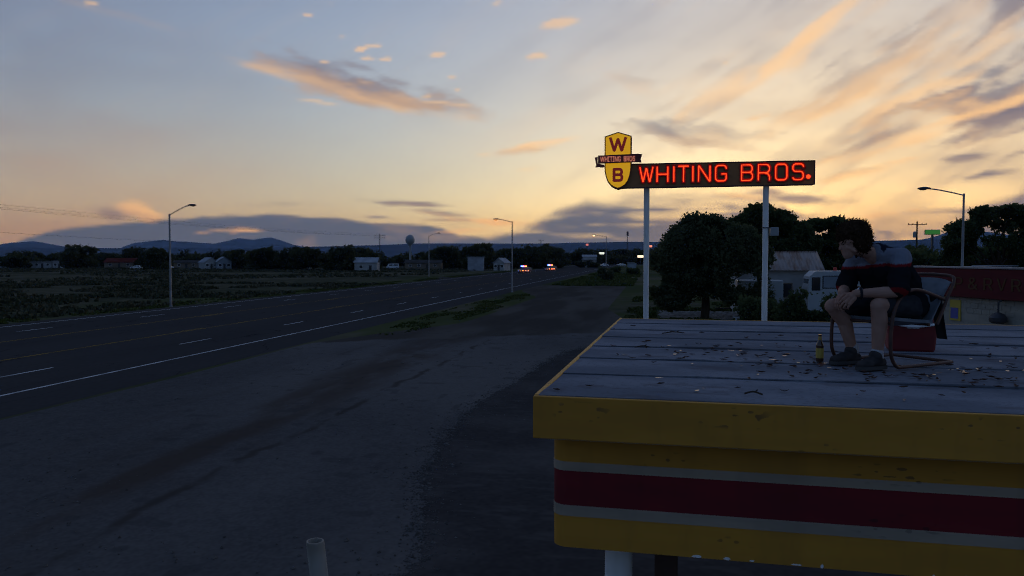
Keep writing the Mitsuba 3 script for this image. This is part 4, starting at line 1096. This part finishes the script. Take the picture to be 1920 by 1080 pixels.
def vehicle(label, x, y, rz, L, H, body_c, kind='suv', category='car', name='parked_car', group=None, police=False, lights=None):
    k = thing(name, label, category, group)
    W = 1.9

    def pl(m):
        return moved(m, (x, y, 0), rz)

    hood = {'suv': .58, 'sedan': .62, 'van': .55}[kind] * H
    a, b, c, d = {'suv': (.24, .36, .90, .985), 'sedan': (.27, .40, .72, .86), 'van': (.06, .16, .96, .99)}[kind]
    base = [(.0, .42), (.01, hood * .86), (.05, hood * .95), (a * L, hood), (d * L, hood * 1.02), (L - .02, hood * .95), (L, .45), (L - .1, .28), (.1, .28)]
    base = sg.Polygon([(u, z) for u, z in base]).buffer(.05).buffer(-.05)
    for q in (.17, .80):
        base = base.difference(sg.Point(L * q, .34).buffer(.40))
    v, f = side_slab(base, W)
    put(k, 'body', pl((v, f)), body_c, 30)
    cab = np.array([(a * L, hood - .02), (b * L, H - .03), (c * L, H), (d * L, hood - .02)])
    lo = np.array([(u, s * (W / 2 - .04), z) for u, z in cab[[0, 3]] for s in (-1, 1)] + [(u, s * (W / 2 - .20), z) for u, z in cab[[1, 2]] for s in (-1, 1)] + [(b * L + .1, s * (W / 2 - .26), H + .015) for s in (-1, 1)])
    cb_ = put(k, 'cabin', pl(vf(trimesh.convex.convex_hull(lo))), body_c, 20)
    for s in (-1, 1):
        for u0, u1 in ((.10, .46), (.52, .92)):
            def at(u, t):
                q0, q1 = cab[0] + (cab[3] - cab[0]) * u, cab[1] + (cab[2] - cab[1]) * u
                q = q0 + (q1 - q0) * t
                return (q[0], s * (W / 2 - .04 - .16 * t + .006), q[1])
            put(cb_, 'window', pl((np.array([at(u0, .14), at(u1, .14), at(u1, .86), at(u0, .86)]), np.array([[0, 1, 2], [0, 2, 3]]))), 'window_glass')

    def glass(q0, q1, out):
        m = [(q0 + (q1 - q0) * t, w) for t, w in ((.12, W / 2 - .14), (.88, W / 2 - .26))]
        vv = np.array([(m[0][0][0] + out, -m[0][1], m[0][0][1]), (m[0][0][0] + out, m[0][1], m[0][0][1]), (m[1][0][0] + out, m[1][1], m[1][0][1]), (m[1][0][0] + out, -m[1][1], m[1][0][1])])
        return vv, np.array([[0, 1, 2], [0, 2, 3]])
    put(cb_, 'windscreen', pl(glass(cab[0], cab[1], -.012)), 'window_glass')
    put(cb_, 'rear_window', pl(glass(cab[3], cab[2], .012)), 'window_glass')
    for q in (.17, .80):
        for s in (-1, 1):
            v, f = wheel_mesh(.34, .22)
            wh = put(k, 'wheel', pl((v + [L * q, s * (W / 2 - .12), .34], f)), 'rubber', 40)
            put(wh, 'rim', pl(join([wheel_mesh(.20, .235)])) if False else pl((wheel_mesh(.20, .235)[0] + [L * q, s * (W / 2 - .115), .34], wheel_mesh(.20, .235)[1])), 'chrome', 40)
    for s in (-1, 1):
        put(k, 'headlight', pl(box(-.02, .06, s * .68 - .2, s * .68 + .2, hood * .70, hood * .85, .02)), 'chrome', emit=lights)
        put(k, 'tail_light', pl(box(L - .05, L + .02, s * .72 - .15, s * .72 + .15, hood * .70, hood * .95, .02)), 'letter_red')
    put(k, 'bumper', pl(box(-.06, .08, -W / 2 + .1, W / 2 - .1, .38, .58, .03)), 'dark_steel')
    if police:
        bar = put(k, 'light_bar', pl(box(b * L + .10, b * L + .42, -1.0, 1.0, H + .02, H + .07, .01)), 'dark_steel')
        for nm, s0, s1, col in (('blue_lamp', .24, .72, (.5, 1.5, 14.0)), ('blue_lamp', .05, .18, (.9, .8, 8.0)), ('red_lamp', -.34, -.05, (6.0, .3, .5)), ('red_lamp', -.72, -.38, (9.0, .8, .06))):
            lo_, hi_ = (s0, s1)
            put(bar, nm, pl(box(b * L + .04, b * L + .50, lo_ * 1.45, hi_ * 1.45, H + .072, H + .46, .04)), 'cooler_white', emit=col)
        for s, col in ((-1, (6.0, 1.3, .15)), (1, (.6, 1.2, 5.5))):
            put(k, 'added_grille_lamp', pl(box(-.05, .0, s * .40 - .16, s * .40 + .16, hood * .55, hood * .66, .01)), 'cooler_white', emit=col)  # added lamps at the nose, there to enlarge the coloured glow
        for s, u, col in ((-1, .10, (9.0, 1.3, .08)), (-1, .34, (9.0, .9, .07)), (-1, .62, (9.0, 1.2, .08)), (1, .12, (1.5, 3.0, 14.0))):
            put(k, 'added_side_lamp', pl(box(L * u - .18, L * u + .18, s * (W / 2 + .03) - .03, s * (W / 2 + .03) + .03, hood * .62, hood * .90, .01)), 'cooler_white', emit=col)  # added glowing boxes on the flanks, spreading the flashing light over the body
        put(k, 'push_bar', pl(join([tube([(-.12, s * .4, .35), (-.14, s * .4, hood * .8)], .035, 6) for s in (-1, 1)] + [tube([(-.13, -.6, hood * .6), (-.13, .6, hood * .6)], .035, 6)])), 'dark_steel')
        put(k, 'door_panel', pl(join([box(L * .36, L * .66, s * (W / 2 + .004) - .004, s * (W / 2 + .004) + .004, .45, hood * .9) for s in (-1, 1)])), 'car_white')
    return k


down = -math.pi / 2      # a car whose nose points away down -y comes towards us
vehicle('dark patrol car flashing blue and red lights, nearer of the two on the highway', -39.6, 228, math.radians(58), 4.9, 1.75, 'car_dark', 'suv', 'police car', 'patrol_car', None, True)
vehicle('dark patrol car flashing blue and red lights, farther of the two on the highway', -36.4, 264, math.radians(58), 4.9, 1.75, 'car_dark', 'suv', 'police car', 'patrol_car', None, True)
vehicle('white car parked below the red roofed house', -207.5, 279, .3, 4.6, 1.5, 'car_white', 'sedan')
vehicle('white car parked between red roofed house and nearest left street lamp', -196.5, 283, .4, 4.6, 1.5, 'car_white', 'sedan')
vehicle('white van parked right of the cross arm utility pole', -105.5, 296, .3, 5.0, 2.1, 'car_white', 'van')
vehicle('pale car parked by the far highway right of the white porch building', -27.0, 395, .5, 4.6, 1.5, 'car_white', 'sedan')
vehicle('pale car parked farthest down the left side of the highway', -19.5, 420, .5, 4.6, 1.5, 'car_white', 'sedan')

mh = thing('motorhome', 'white motorhome with dark framed side window behind the seated person', 'motorhome')
MX, MY = 11.35, 62.0
prof = sg.Polygon([(0, .6), (0, 2.5), (.10, 3.35), (.50, 3.74), (7.0, 3.80), (7.1, .6)]).buffer(-.15).buffer(.15, quad_segs=6)
v, f = side_slab(prof, 2.4)
put(mh, 'body', (v + [MX, MY, 0], f), 'van_white', 30)
put(mh, 'skirt', box(MX + .1, MX + 7.0, MY - 1.1, MY + 1.1, .3, .62), 'dark_steel')
w1 = put(mh, 'window', box(MX + 1.0, MX + 2.45, MY - 1.24, MY - 1.19, 2.45, 3.42, .02), 'dark_steel')
put(w1, 'pane', box(MX + 1.08, MX + 2.37, MY - 1.26, MY - 1.235, 2.53, 3.34), 'wall_blue')
w2 = put(mh, 'windscreen', (np.array([(MX - .02, MY - 1.0, 2.0), (MX - .02, MY + 1.0, 2.0), (MX + .06, MY + 1.0, 3.15), (MX + .06, MY - 1.0, 3.15)]), np.array([[0, 1, 2], [0, 2, 3]])), 'window_glass')
w3 = put(mh, 'window', box(MX + .25, MX + .85, MY - 1.24, MY - 1.19, 2.3, 3.3, .02), 'window_glass')
for q in (1.2, 6.2):
    for s in (-1, 1):
        v, f = wheel_mesh(.42, .26)
        put(mh, 'wheel', (v + [MX + q, MY + s * 1.02, .42], f), 'rubber', 40)
put(mh, 'roof_beacon', lathe([(0, 3.77), (.14, 3.77), (.14, 3.97), (.08, 4.04), (0, 4.05)], 12, (MX + 2.0, MY - .6, 0)), 'letter_red', 40)

# ------------------------------------------------------------------ on the roof: chair, person, cooler, bottle, litter
# a frame under the chair: a forward (the way the sitter faces), b to the sitter's left, h above the roof
OC, FW, LF = np.array([1.98, 6.83]), np.array([-.78, -.626]), np.array([.626, -.78])


def at_(a, b, h):
    q = OC + a * FW + b * LF
    return (q[0], q[1], ROOF + .012 + h)


def loc(m):
    v = np.asarray(m[0], float)
    q = OC + v[:, :1] * FW + v[:, 1:2] * LF
    return np.column_stack([q, v[:, 2] + ROOF + .012]), m[1]


ch_ = thing('lawn_chair', 'rusty tube framed lawn chair with grey canvas seat and back', 'chair')
for s in (1, -1):
    b = .27 * s
    pts = [(-.20, b, .525), (-.02, b, .575), (.15, b, .612), (.27, b, .60), (.38, b, .53), (.445, b, .40), (.465, b, .22), (.45, b, .10), (.39, b, .025), (.30, b, .014), (.0, b, .014), (-.30, b, .014)]
    put(ch_, 'side_frame', loc(tube(curve(pts, 6), .014, 10)), 'frame_rust', 50)
put(ch_, 'cross_tube', loc(tube(curve([(-.30, .27, .014), (-.318, .22, .014), (-.318, -.22, .014), (-.30, -.27, .014)], 6), .014, 10)), 'frame_rust', 50)
put(ch_, 'cross_tube', loc(tube([(.44, -.262, .36), (.44, .262, .36)], .012, 10)), 'frame_rust', 50)
put(ch_, 'cross_tube', loc(tube([(-.02, -.262, .33), (-.02, .262, .33)], .012, 10)), 'frame_rust', 50)
seat_u = np.linspace(0, 1, 9)
rows = []
for b in np.linspace(-.25, .25, 9):
    sag = .035 * (1 - (b / .25) ** 2)
    rows.append(np.column_stack([.42 - .50 * seat_u, np.full(9, b), .405 - .045 * seat_u - sag * np.sin(np.pi * seat_u) - sag * .3]))
top = np.vstack(rows)
gf = np.array([[j * 9 + i, j * 9 + i + 1, (j + 1) * 9 + i + 1, (j + 1) * 9 + i] for j in range(8) for i in range(8)])


def shell(top, faces, d):
    """a grid given a thickness along d"""
    n = len(top)
    q = faces[:, [0, 1, 2]], faces[:, [0, 2, 3]]
    tri = np.vstack(q)
    e = np.sort(np.vstack([tri[:, [0, 1]], tri[:, [1, 2]], tri[:, [2, 0]]]), 1)
    u, c = np.unique(e, axis=0, return_counts=True)
    rim = u[c == 1]
    return np.vstack([top, top + d]), np.vstack([tri, tri[:, ::-1] + n, np.column_stack([rim[:, 0], rim[:, 1], rim[:, 1] + n]), np.column_stack([rim[:, 0], rim[:, 1] + n, rim[:, 0] + n])])


put(ch_, 'seat', loc(shell(top, gf, np.array([0, 0, -.025]))), 'canvas', 30)
rows = []
for b in np.linspace(-.26, .26, 9):
    curl = .05 * (b / .26) ** 2
    u = np.linspace(0, 1, 9)
    rows.append(np.column_stack([-.09 - .24 * u + curl, np.full(9, b), .36 + .335 * u - .035 * u ** 4 * (abs(b) / .26) ** 3]))
put(ch_, 'backrest', loc(shell(np.vstack(rows), gf, np.array([-.022, 0, .004]))), 'canvas', 30)
put(ch_, 'back_frame', loc(tube(curve([(-.10, .275, .33), (-.21, .28, .53), (-.30, .278, .67), (-.335, .22, .715), (-.34, 0, .725), (-.335, -.22, .715), (-.30, -.278, .67), (-.21, -.28, .53), (-.10, -.275, .33)], 7), .013, 10)), 'frame_rust', 50)
put(ch_, 'hanging_cloth', loc(shell(np.array([(-.17 - .10 * u + .012 * math.sin(9 * w + 2 * u), .262 - .10 * w, .56 - .36 * u) for w in np.linspace(0, 1, 9) for u in np.linspace(0, 1, 9)]), gf, np.array([.006, 0, 0]))), 'canvas_dark', 40)

# ---------------- the seated person, one continuous skin; clothes are their own shells
def blend(bones, edge=.012, rounds=14, seg=18):
    """bones (point, radius, point, radius[, flattening]) joined into one smooth closed surface"""
    def ball(c, r):
        return m3.Manifold.sphere(r, seg).translate([float(q) for q in c])
    out = m3.Manifold()
    for p0, r0, p1, r1 in bones:
        out += m3.Manifold.batch_hull([ball(p0, r0), ball(p1, r1)])
    out = out.refine_to_length(edge)
    m = out.to_mesh()
    t = trimesh.Trimesh(m.vert_properties[:, :3], m.tri_verts)
    t.merge_vertices()
    trimesh.smoothing.filter_taubin(t, .5, .53, rounds)
    return vf(t)


A3 = np.array
hipL, hipR = A3([.02, .10, .475]), A3([.02, -.10, .475])
kneL, kneR = A3([.50, .185, .495]), A3([.565, -.185, .47])
ankL, ankR = A3([.475, .165, .10]), A3([.37, -.14, .10])
shoL, shoR = A3([.245, .185, .86]), A3([.285, -.185, .85])
elbL, elbR = A3([.40, .268, .60]), A3([.37, -.225, .605])
wriL, wriR = A3([.615, .065, .585]), A3([.575, -.09, .575])
neck, head = A3([.365, -.005, .905]), A3([.540, -.025, .985])
# gaze: towards the highway, to the sitter's right and a little down
gz = A3([.86, -.46, -.20])
gz /= np.linalg.norm(gz)
gl = np.cross([0, 0, 1.0], gz)
gl /= np.linalg.norm(gl)
gu = np.cross(gz, gl)


def hd(f_, l_, u_):
    return head + gz * f_ + gl * l_ + gu * u_


person = thing('person', 'person with bushy hair in grey and black shirt, seated leaning forward on a lawn chair', 'person')
skin = [
    (A3([.03, 0, .52]), .10, A3([.15, 0, .74]), .10), (A3([.15, 0, .74]), .10, A3([.23, 0, .84]), .085), (shoL, .055, shoR, .055),
    (A3([.27, 0, .86]), .08, neck, .058), (neck, .056, hd(-.02, 0, -.05), .058),
    # skull, jaw, brow, nose, lips, chin, ears
    (hd(-.025, 0, .03), .092, hd(.02, 0, .03), .085), (hd(.03, 0, -.02), .070, hd(.05, 0, -.075), .046), (hd(.03, .035, .035), .050, hd(.03, -.035, .035), .050),
    (hd(.080, 0, .012), .012, hd(.104, 0, -.030), .013), (hd(.082, .018, -.066), .011, hd(.082, -.018, -.066), .011), (hd(.068, 0, -.098), .022, hd(.045, 0, -.09), .03),
    (hd(.06, .04, -.03), .022, hd(.02, .06, -.06), .02), (hd(.06, -.04, -.03), .022, hd(.02, -.06, -.06), .02),
    (hd(-.01, .085, .0), .016, hd(-.012, .082, -.035), .012), (hd(-.01, -.085, .0), .016, hd(-.012, -.082, -.035), .012),
    # legs
    (hipL, .098, kneL - [.06, .0, 0], .068), (kneL - [.05, 0, 0], .066, kneL, .060), (kneL, .057, (kneL + ankL) / 2 + [-.022, 0, .06], .061), ((kneL + ankL) / 2 + [-.022, 0, .06], .060, ankL, .038),
    (hipR, .098, kneR - [.06, 0, 0], .068), (kneR - [.05, 0, 0], .066, kneR, .060), (kneR, .057, (kneR + ankR) / 2 + [-.022, 0, .06], .061), ((kneR + ankR) / 2 + [-.022, 0, .06], .060, ankR, .038),
    (ankL, .036, ankL + [.10, 0, -.065], .020), (ankR, .036, ankR + [.10, -.02, -.065], .020), (hipL, .10, hipR, .10),
    # arms
    (shoL, .060, elbL, .044), (elbL, .043, (elbL * .65 + wriL * .35), .044), ((elbL * .65 + wriL * .35), .043, wriL, .029),
    (shoR, .060, elbR, .044), (elbR, .043, (elbR * .65 + wriR * .35), .044), ((elbR * .65 + wriR * .35), .043, wriR, .029),
]


def hand(wrist, direction, palm_down, side, curl):
    """palm, four bent fingers of unequal length and a thumb off the palm's side"""
    d = A3(direction, float)
    d /= np.linalg.norm(d)
    nrm = A3(palm_down, float)
    nrm -= d * (nrm @ d)
    nrm /= np.linalg.norm(nrm)
    acr = np.cross(nrm, d) * side
    out = [(wrist, .027, wrist + d * .03, .027), (wrist + d * .03 + acr * .022, .019, wrist + d * .088 + acr * .030, .016), (wrist + d * .03 - acr * .022, .019, wrist + d * .085 - acr * .030, .015), (wrist + d * .03, .020, wrist + d * .09, .017)]
    for j, (off, ln) in enumerate(((.034, .074), (.012, .084), (-.011, .078), (-.033, .060))):
        p = wrist + d * (.088 - .004 * abs(j - 1)) + acr * off
        ang, r = .25 * curl, .0098
        for seg_, fr in enumerate((.45, .32, .23)):
            q = p + (d * math.cos(ang) + nrm * math.sin(ang)) * ln * fr + acr * (.05 * off)
            out.append((p, r, q, r - .0009))
            p, r, ang = q, r - .0009, ang + .62 * curl
    p = wrist + d * .028 + acr * .026
    for q in (p + d * .024 + acr * .030 + nrm * .012, p + d * .056 + acr * .036 + nrm * .024, p + d * .080 + acr * .030 + nrm * .034):
        out.append((p, .0125, q, .0108))
        p = q
    return out


skin += hand(wriL, (.42, -.40, -.62), (-.5, -.45, -.4), 1, 1.0)
skin += hand(wriR, (.55, .20, -.70), (-.75, .2, -.5), -1, 1.1)
put(person, 'body', loc(blend(skin, .0075, 6)), 'skin', True)

eye = [moved((vf(trimesh.creation.icosphere(subdivisions=1, radius=.0115))), hd(.083, s * .031, .004)) for s in (1, -1)]
put(person, 'eye', loc(eye[0]), 'shoe_sole', True)
put(person, 'eye', loc(eye[1]), 'shoe_sole', True)

# shirt: torso and sleeves a finger's breadth outside the skin, a soft collar, hem over the lap
shirt = [
    (A3([-.03, .07, .485]), .155, A3([-.03, -.07, .485]), .155), (A3([-.02, 0, .52]), .175, A3([.06, .045, .66]), .165), (A3([-.02, 0, .52]), .172, A3([.06, -.045, .66]), .165),
    (A3([.05, .05, .64]), .155, A3([.19, .07, .80]), .135), (A3([.05, -.05, .64]), .155, A3([.19, -.07, .80]), .135), (A3([.19, .07, .79]), .135, shoL + [-.015, -.01, -.01], .080), (A3([.19, -.07, .79]), .135, shoR + [-.015, .01, -.01], .080),
    (A3([.13, -.06, .60]), .135, A3([.25, -.08, .77]), .115), (A3([.13, .06, .60]), .135, A3([.24, .07, .77]), .115),
    (A3([.20, .04, .85]), .105, A3([.26, .02, .88]), .080), (shoL, .080, shoL * .08 + elbL * .92 + [-.012, .006, .010], .080), (shoR, .080, shoR * .08 + elbR * .92 + [-.012, -.006, .010], .080), (shoL, .080, shoR, .080),
    (A3([.275, .045, .885]), .080, A3([.305, -.045, .895]), .076), (A3([.25, .03, .895]), .075, A3([.30, .02, .915]), .070),
]
v, f = blend(shirt, .011, 10)
nz = meshkit.fbm(v * [9, 9, 13], 4, 3) - .5
nn = trimesh.Trimesh(v, f, process=False).vertex_normals
fold = meshkit.fbm(np.column_stack([v[:, 0] * 5 + v[:, 2] * 7, v[:, 1] * 6, v[:, 2] * 16 - v[:, 0] * 14]), 3, 8) - .5
v = v + nn * (.020 * nz + .022 * fold)[:, None]
# yoke of pale grey above a red piping, black below; navy collar at the nape; red cuffs
t = v[:, 2] + .125 * v[:, 0]
line = .838 + .012 * np.sin(v[:, 1] * 9)
col = np.tile([.016, .016, .020], (len(v), 1))
col[t > line] = [.20, .215, .26]
pip = (np.abs(t - line) < .011)
col[pip] = [.20, .016, .02]
nape = (v[:, 2] > .865) & (v[:, 0] < .33) & (np.abs(v[:, 1]) < .10) & (v[:, 0] > .115)
col[nape & (t > line + .045)] = [.02, .022, .035]
for sh0, el0 in ((shoL, elbL), (shoR, elbR)):
    u = (v - sh0) @ (el0 - sh0) / ((el0 - sh0) @ (el0 - sh0))
    far = np.linalg.norm(v - sh0 - u[:, None] * (el0 - sh0), axis=1) < .13
    col[far & (u > 1.00) & (u < 1.10)] = [.20, .016, .02]
put(person, 'shirt', loc((v, f)), 'shirt_cloth', True, color=col)

shorts = [(A3([-.02, .08, .455]), .135, A3([-.02, -.08, .455]), .135), (hipL + [-.02, 0, -.01], .122, kneL - [.10, .004, -.004], .090), (hipR + [-.02, 0, -.01], .122, kneR - [.115, -.004, -.004], .090)]
v, f = blend(shorts, .013, 8)
nn = trimesh.Trimesh(v, f, process=False).vertex_normals
v = v + nn * (.022 * (meshkit.fbm(v * [7, 12, 12], 4, 5) - .5))[:, None]
put(person, 'shorts', loc((v, f)), 'shorts_cloth', True)

# bushy hair: a cap of curls
hc = [(hd(-.035, 0, .058), .112, hd(.012, 0, .066), .098), (hd(-.06, .02, -.01), .080, hd(-.05, -.02, -.05), .062), (hd(-.02, .065, .02), .045, hd(-.04, .06, -.03), .042), (hd(-.02, -.065, .02), .045, hd(-.04, -.06, -.03), .042), (hd(.035, .035, .092), .034, hd(.035, -.035, .092), .034)]
v, f = blend(hc, .008, 5)
nn = trimesh.Trimesh(v, f, process=False).vertex_normals
v = v + nn * (.042 * (meshkit.fbm(v * 22, 4, 12) - .42))[:, None]
hr = np.random.default_rng(5)
pick = hr.choice(len(v), 1300)
curls = []
for q in pick:
    a = hr.normal(size=3) * .010
    b = nn[q] * hr.uniform(.006, .018)
    s = np.cross(b, a)
    s = s / (np.linalg.norm(s) + 1e-9) * .0035
    p0, p1, p2 = v[q], v[q] + b * .6 + a, v[q] + b + a * .3
    curls.append((np.array([p0 - s, p0 + s, p1 + s, p1 - s, p2]), np.array([[0, 1, 2], [0, 2, 3], [3, 2, 4]])))
put(person, 'hair', loc(join([(v, f)] + curls)), 'hair')

for ank, toe in ((ankL, (.17, -.012)), (ankR, (.175, -.03))):
    dx, dy = toe
    put(person, 'sock', loc(blend([(ank + [0, 0, -.01], .048, ank + [0, 0, .035], .046)], .01, 3)), 'sock', True)
    so = [(ank + [-.045, 0, -.055], .042, ank + [.02, 0, -.05], .045), (ank + [.0, 0, -.03], .048, ank + [.02, 0, .0], .050), (ank + [.02, 0, -.04], .048, ank + [dx * .6, dy * .5, -.052], .044), (ank + [dx * .6, dy * .5 + .012, -.055], .040, ank + [dx, dy + .006, -.062], .034), (ank + [dx * .6, dy * .5 - .012, -.055], .040, ank + [dx, dy - .008, -.064], .032)]
    v, f = blend(so, .009, 6)
    v[:, 2] = np.maximum(v[:, 2], .016)
    sho = put(person, 'shoe', loc((v, f)), 'shoe_cloth', True)
    foot = sg.MultiPoint([(q[0], q[1]) for q in v[v[:, 2] < .05]]).convex_hull.buffer(.006)
    put(sho, 'sole', loc(slab(foot, 0.0, .026)), 'shoe_sole', 40)
wa = wriL * .86 + elbL * .14
ax = (wriL - elbL) / np.linalg.norm(wriL - elbL)
p0, p1 = np.cross(ax, [0, 0, 1.0]), None
p0 /= np.linalg.norm(p0)
p1 = np.cross(p0, ax)
ring_ = [wa + (p0 * math.cos(a) + p1 * math.sin(a)) * .038 for a in np.arange(20) * math.pi / 10]
wt = put(person, 'watch', loc(tube(np.array(ring_), .0095, 8, True)), 'watch_strap', 50)
fc = wa + (p0 * .62 + p1 * .62) * .046
fm = vf(trimesh.creation.icosphere(subdivisions=2, radius=.021))
put(wt, 'dial', loc((fm[0] * [1, 1, .8] + fc, fm[1])), 'watch_face', True)

# ---------------- cooler, bottle
co = thing('cooler_box', 'red cooler box with white handle standing behind the lawn chair', 'cooler')
CX, CY, CZ = 2.37, 7.80, ROOF + .008
cm = [(-.21, -.15), (.21, -.15), (.21, .15), (-.21, .15)]
low = sg.Polygon(cm).buffer(-.05).buffer(.05, quad_segs=6)


def tapered(poly, z0, z1, k0, k1):
    v, f = slab(poly, 0, 1)
    s = k0 + (k1 - k0) * v[:, 2:3]
    return np.column_stack([v[:, :2] * s, z0 + (z1 - z0) * v[:, 2]]), f


put(co, 'body', moved(join([tapered(low, .018, .25, .93, 1.02), tapered(low, 0, .018, .88, .93)]), (CX, CY, CZ), -.12), 'cooler_red', 30)
put(co, 'rim', moved(slab(low.buffer(.008), .2505, .268), (CX, CY, CZ), -.12), 'cooler_white', 30)
put(co, 'lid', moved(tapered(low, .2685, .315, 1.02, .95), (CX, CY, CZ), -.12), 'cooler_red', 30)
put(co, 'handle', moved(tube(curve([(-.226, 0, .19), (-.245, -.02, .23), (-.235, -.10, .262), (-.18, -.168, .255), (-.05, -.176, .235), (.05, -.176, .235), (.18, -.168, .255), (.235, -.10, .262), (.245, -.02, .23), (.226, 0, .19)], 5), .009, 8), (CX, CY, CZ), -.12), 'cooler_white', 50)
put(co, 'latch', moved(box(-.05, .05, -.163, -.147, .215, .262, .004), (CX, CY, CZ), -.12), 'cooler_white')

bt = thing('beer_bottle', 'brown glass bottle with yellow label standing left of the person\'s shoes', 'bottle')
BX, BY, BZ = 1.365, 6.78, ROOF + .010
put(bt, 'glass', lathe([(0, 0), (.028, 0), (.0305, .006), (.0305, .130), (.028, .145), (.016, .172), (.0135, .190), (.0125, .215), (.0140, .217), (.0140, .226), (.0125, .228), (.0, .228)], 24, (BX, BY, BZ)), 'bottle_glass', 40)
put(bt, 'label', lathe([(.0308, .030), (.0312, .031), (.0312, .112), (.0308, .113)], 24, (BX, BY, BZ)), 'bottle_label', 40)
put(bt, 'neck_foil', lathe([(.0152, .176), (.0140, .190), (.0131, .212)], 24, (BX, BY, BZ)), 'bottle_foil', 40)

# ---------------- dry leaves blown over the roof, each its own thing; a few twigs
LR = np.random.default_rng(77)
variants = []
for k in range(6):
    u = np.linspace(-1, 1, 5)
    w = np.array([.18, .62, .80, .55, .06]) * LR.uniform(.75, 1.1, 5)
    flat_one = k >= 4
    curl, cup = (LR.uniform(.02, .12), LR.uniform(.0, .1)) if flat_one else (LR.uniform(.15, .45), LR.uniform(.1, .5))
    z = curl * u ** 2
    v = np.vstack([np.column_stack([u, -w * .5, z + cup * w]), np.column_stack([u, u * 0 + LR.uniform(-.06, .06, 5), z]), np.column_stack([u, w * .5, z + cup * w * LR.uniform(.3, 1.1)])])
    v[:, 2] -= v[:, 2].min() - .02
    f = np.array([[a, a + 1, a + 6] if q == 0 else [a, a + 6, a + 5] for r in (0, 5) for a in range(r, r + 4) for q in (0, 1)])
    variants.append(mikit.ply((v, f), 'mat_flake_glossy' if flat_one else 'mat_flake_dull'))
spots = []


def patch(n, x, y, sx, sy):
    spots.extend((LR.normal(x, sx), LR.normal(y, sy)) for _ in range(n))


patch(72, .80, 7.25, .42, .55)
patch(40, 1.15, 6.65, .40, .38)
patch(30, 1.45, 6.15, .45, .22)
patch(58, 2.15, 6.05, .36, .26)
patch(50, 2.95, 6.75, .35, .42)
patch(22, 3.1, 8.0, .5, .7)
patch(12, 1.0, 8.6, .7, .6)
spots += [(-.62, 4.98), (-.42, 5.18), (.05, 5.35), (.55, 5.28), (.28, 5.13), (.33, 5.22), (.83, 5.20), (1.26, 5.14), (1.33, 5.28), (1.50, 5.02), (-.25, 6.9), (.04, 5.62), (-.38, 7.55), (.15, 7.7), (1.95, 5.35), (1.78, 5.22), (.05, 8.15)]
n_ok = 0
ca_, sa_ = math.cos(CA), math.sin(CA)
for x, y in spots:
    u, w = (x - CO[0]) * ca_ + (y - CO[1]) * sa_, -(x - CO[0]) * sa_ + (y - CO[1]) * ca_
    if not (.06 < u < 6 and .06 < w < DEP - .1) or (abs(x - 2.4) < .28 and abs(y - 7.86) < .22) or math.hypot(x - BX, y - BY) < .06 or n_ok >= 298:
        continue
    n_ok += 1
    s = LR.uniform(.021, .042)
    d = variants[LR.integers(4, 6) if LR.random() < .22 else LR.integers(4)]
    k = thing('debris_flake', 'small dark flake of debris lying on the pale roof around the lawn chair', 'debris', 'flakes of debris scattered over the canopy roof')
    scene[k] = {**d, 'to_world': T().translate([float(x), float(y), ROOF + .013]).rotate([0, 0, 1], float(LR.uniform(0, 360))).rotate([1, 0, 0], float(LR.normal(0, 9))).scale([float(s), float(s * LR.uniform(.7, 1.15)), float(s)])}
for x, y, L, a, lab in ((.22, 8.9, .13, .3, 'dark twig with a leaf near the far edge of the roof, left of the leaves'), (.62, 5.02, .055, -.25, 'short dark twig near the front edge of the roof'), (-.10, 7.45, .07, .1, 'dark twig on the left part of the roof')):
    k = thing('twig', lab, 'twig')
    put(k, None, join([tube(curve([(x - L * math.cos(a), y - L * math.sin(a), ROOF + .02), (x, y + .01, ROOF + .034), (x + L * math.cos(a), y + L * math.sin(a), ROOF + .022)], 5), .006, 6)] + [tube([(x + .1 * L, y + .01, ROOF + .03), (x + .5 * L, y + .35 * L, ROOF + .045)], .004, 5)]), 'bark', 40)
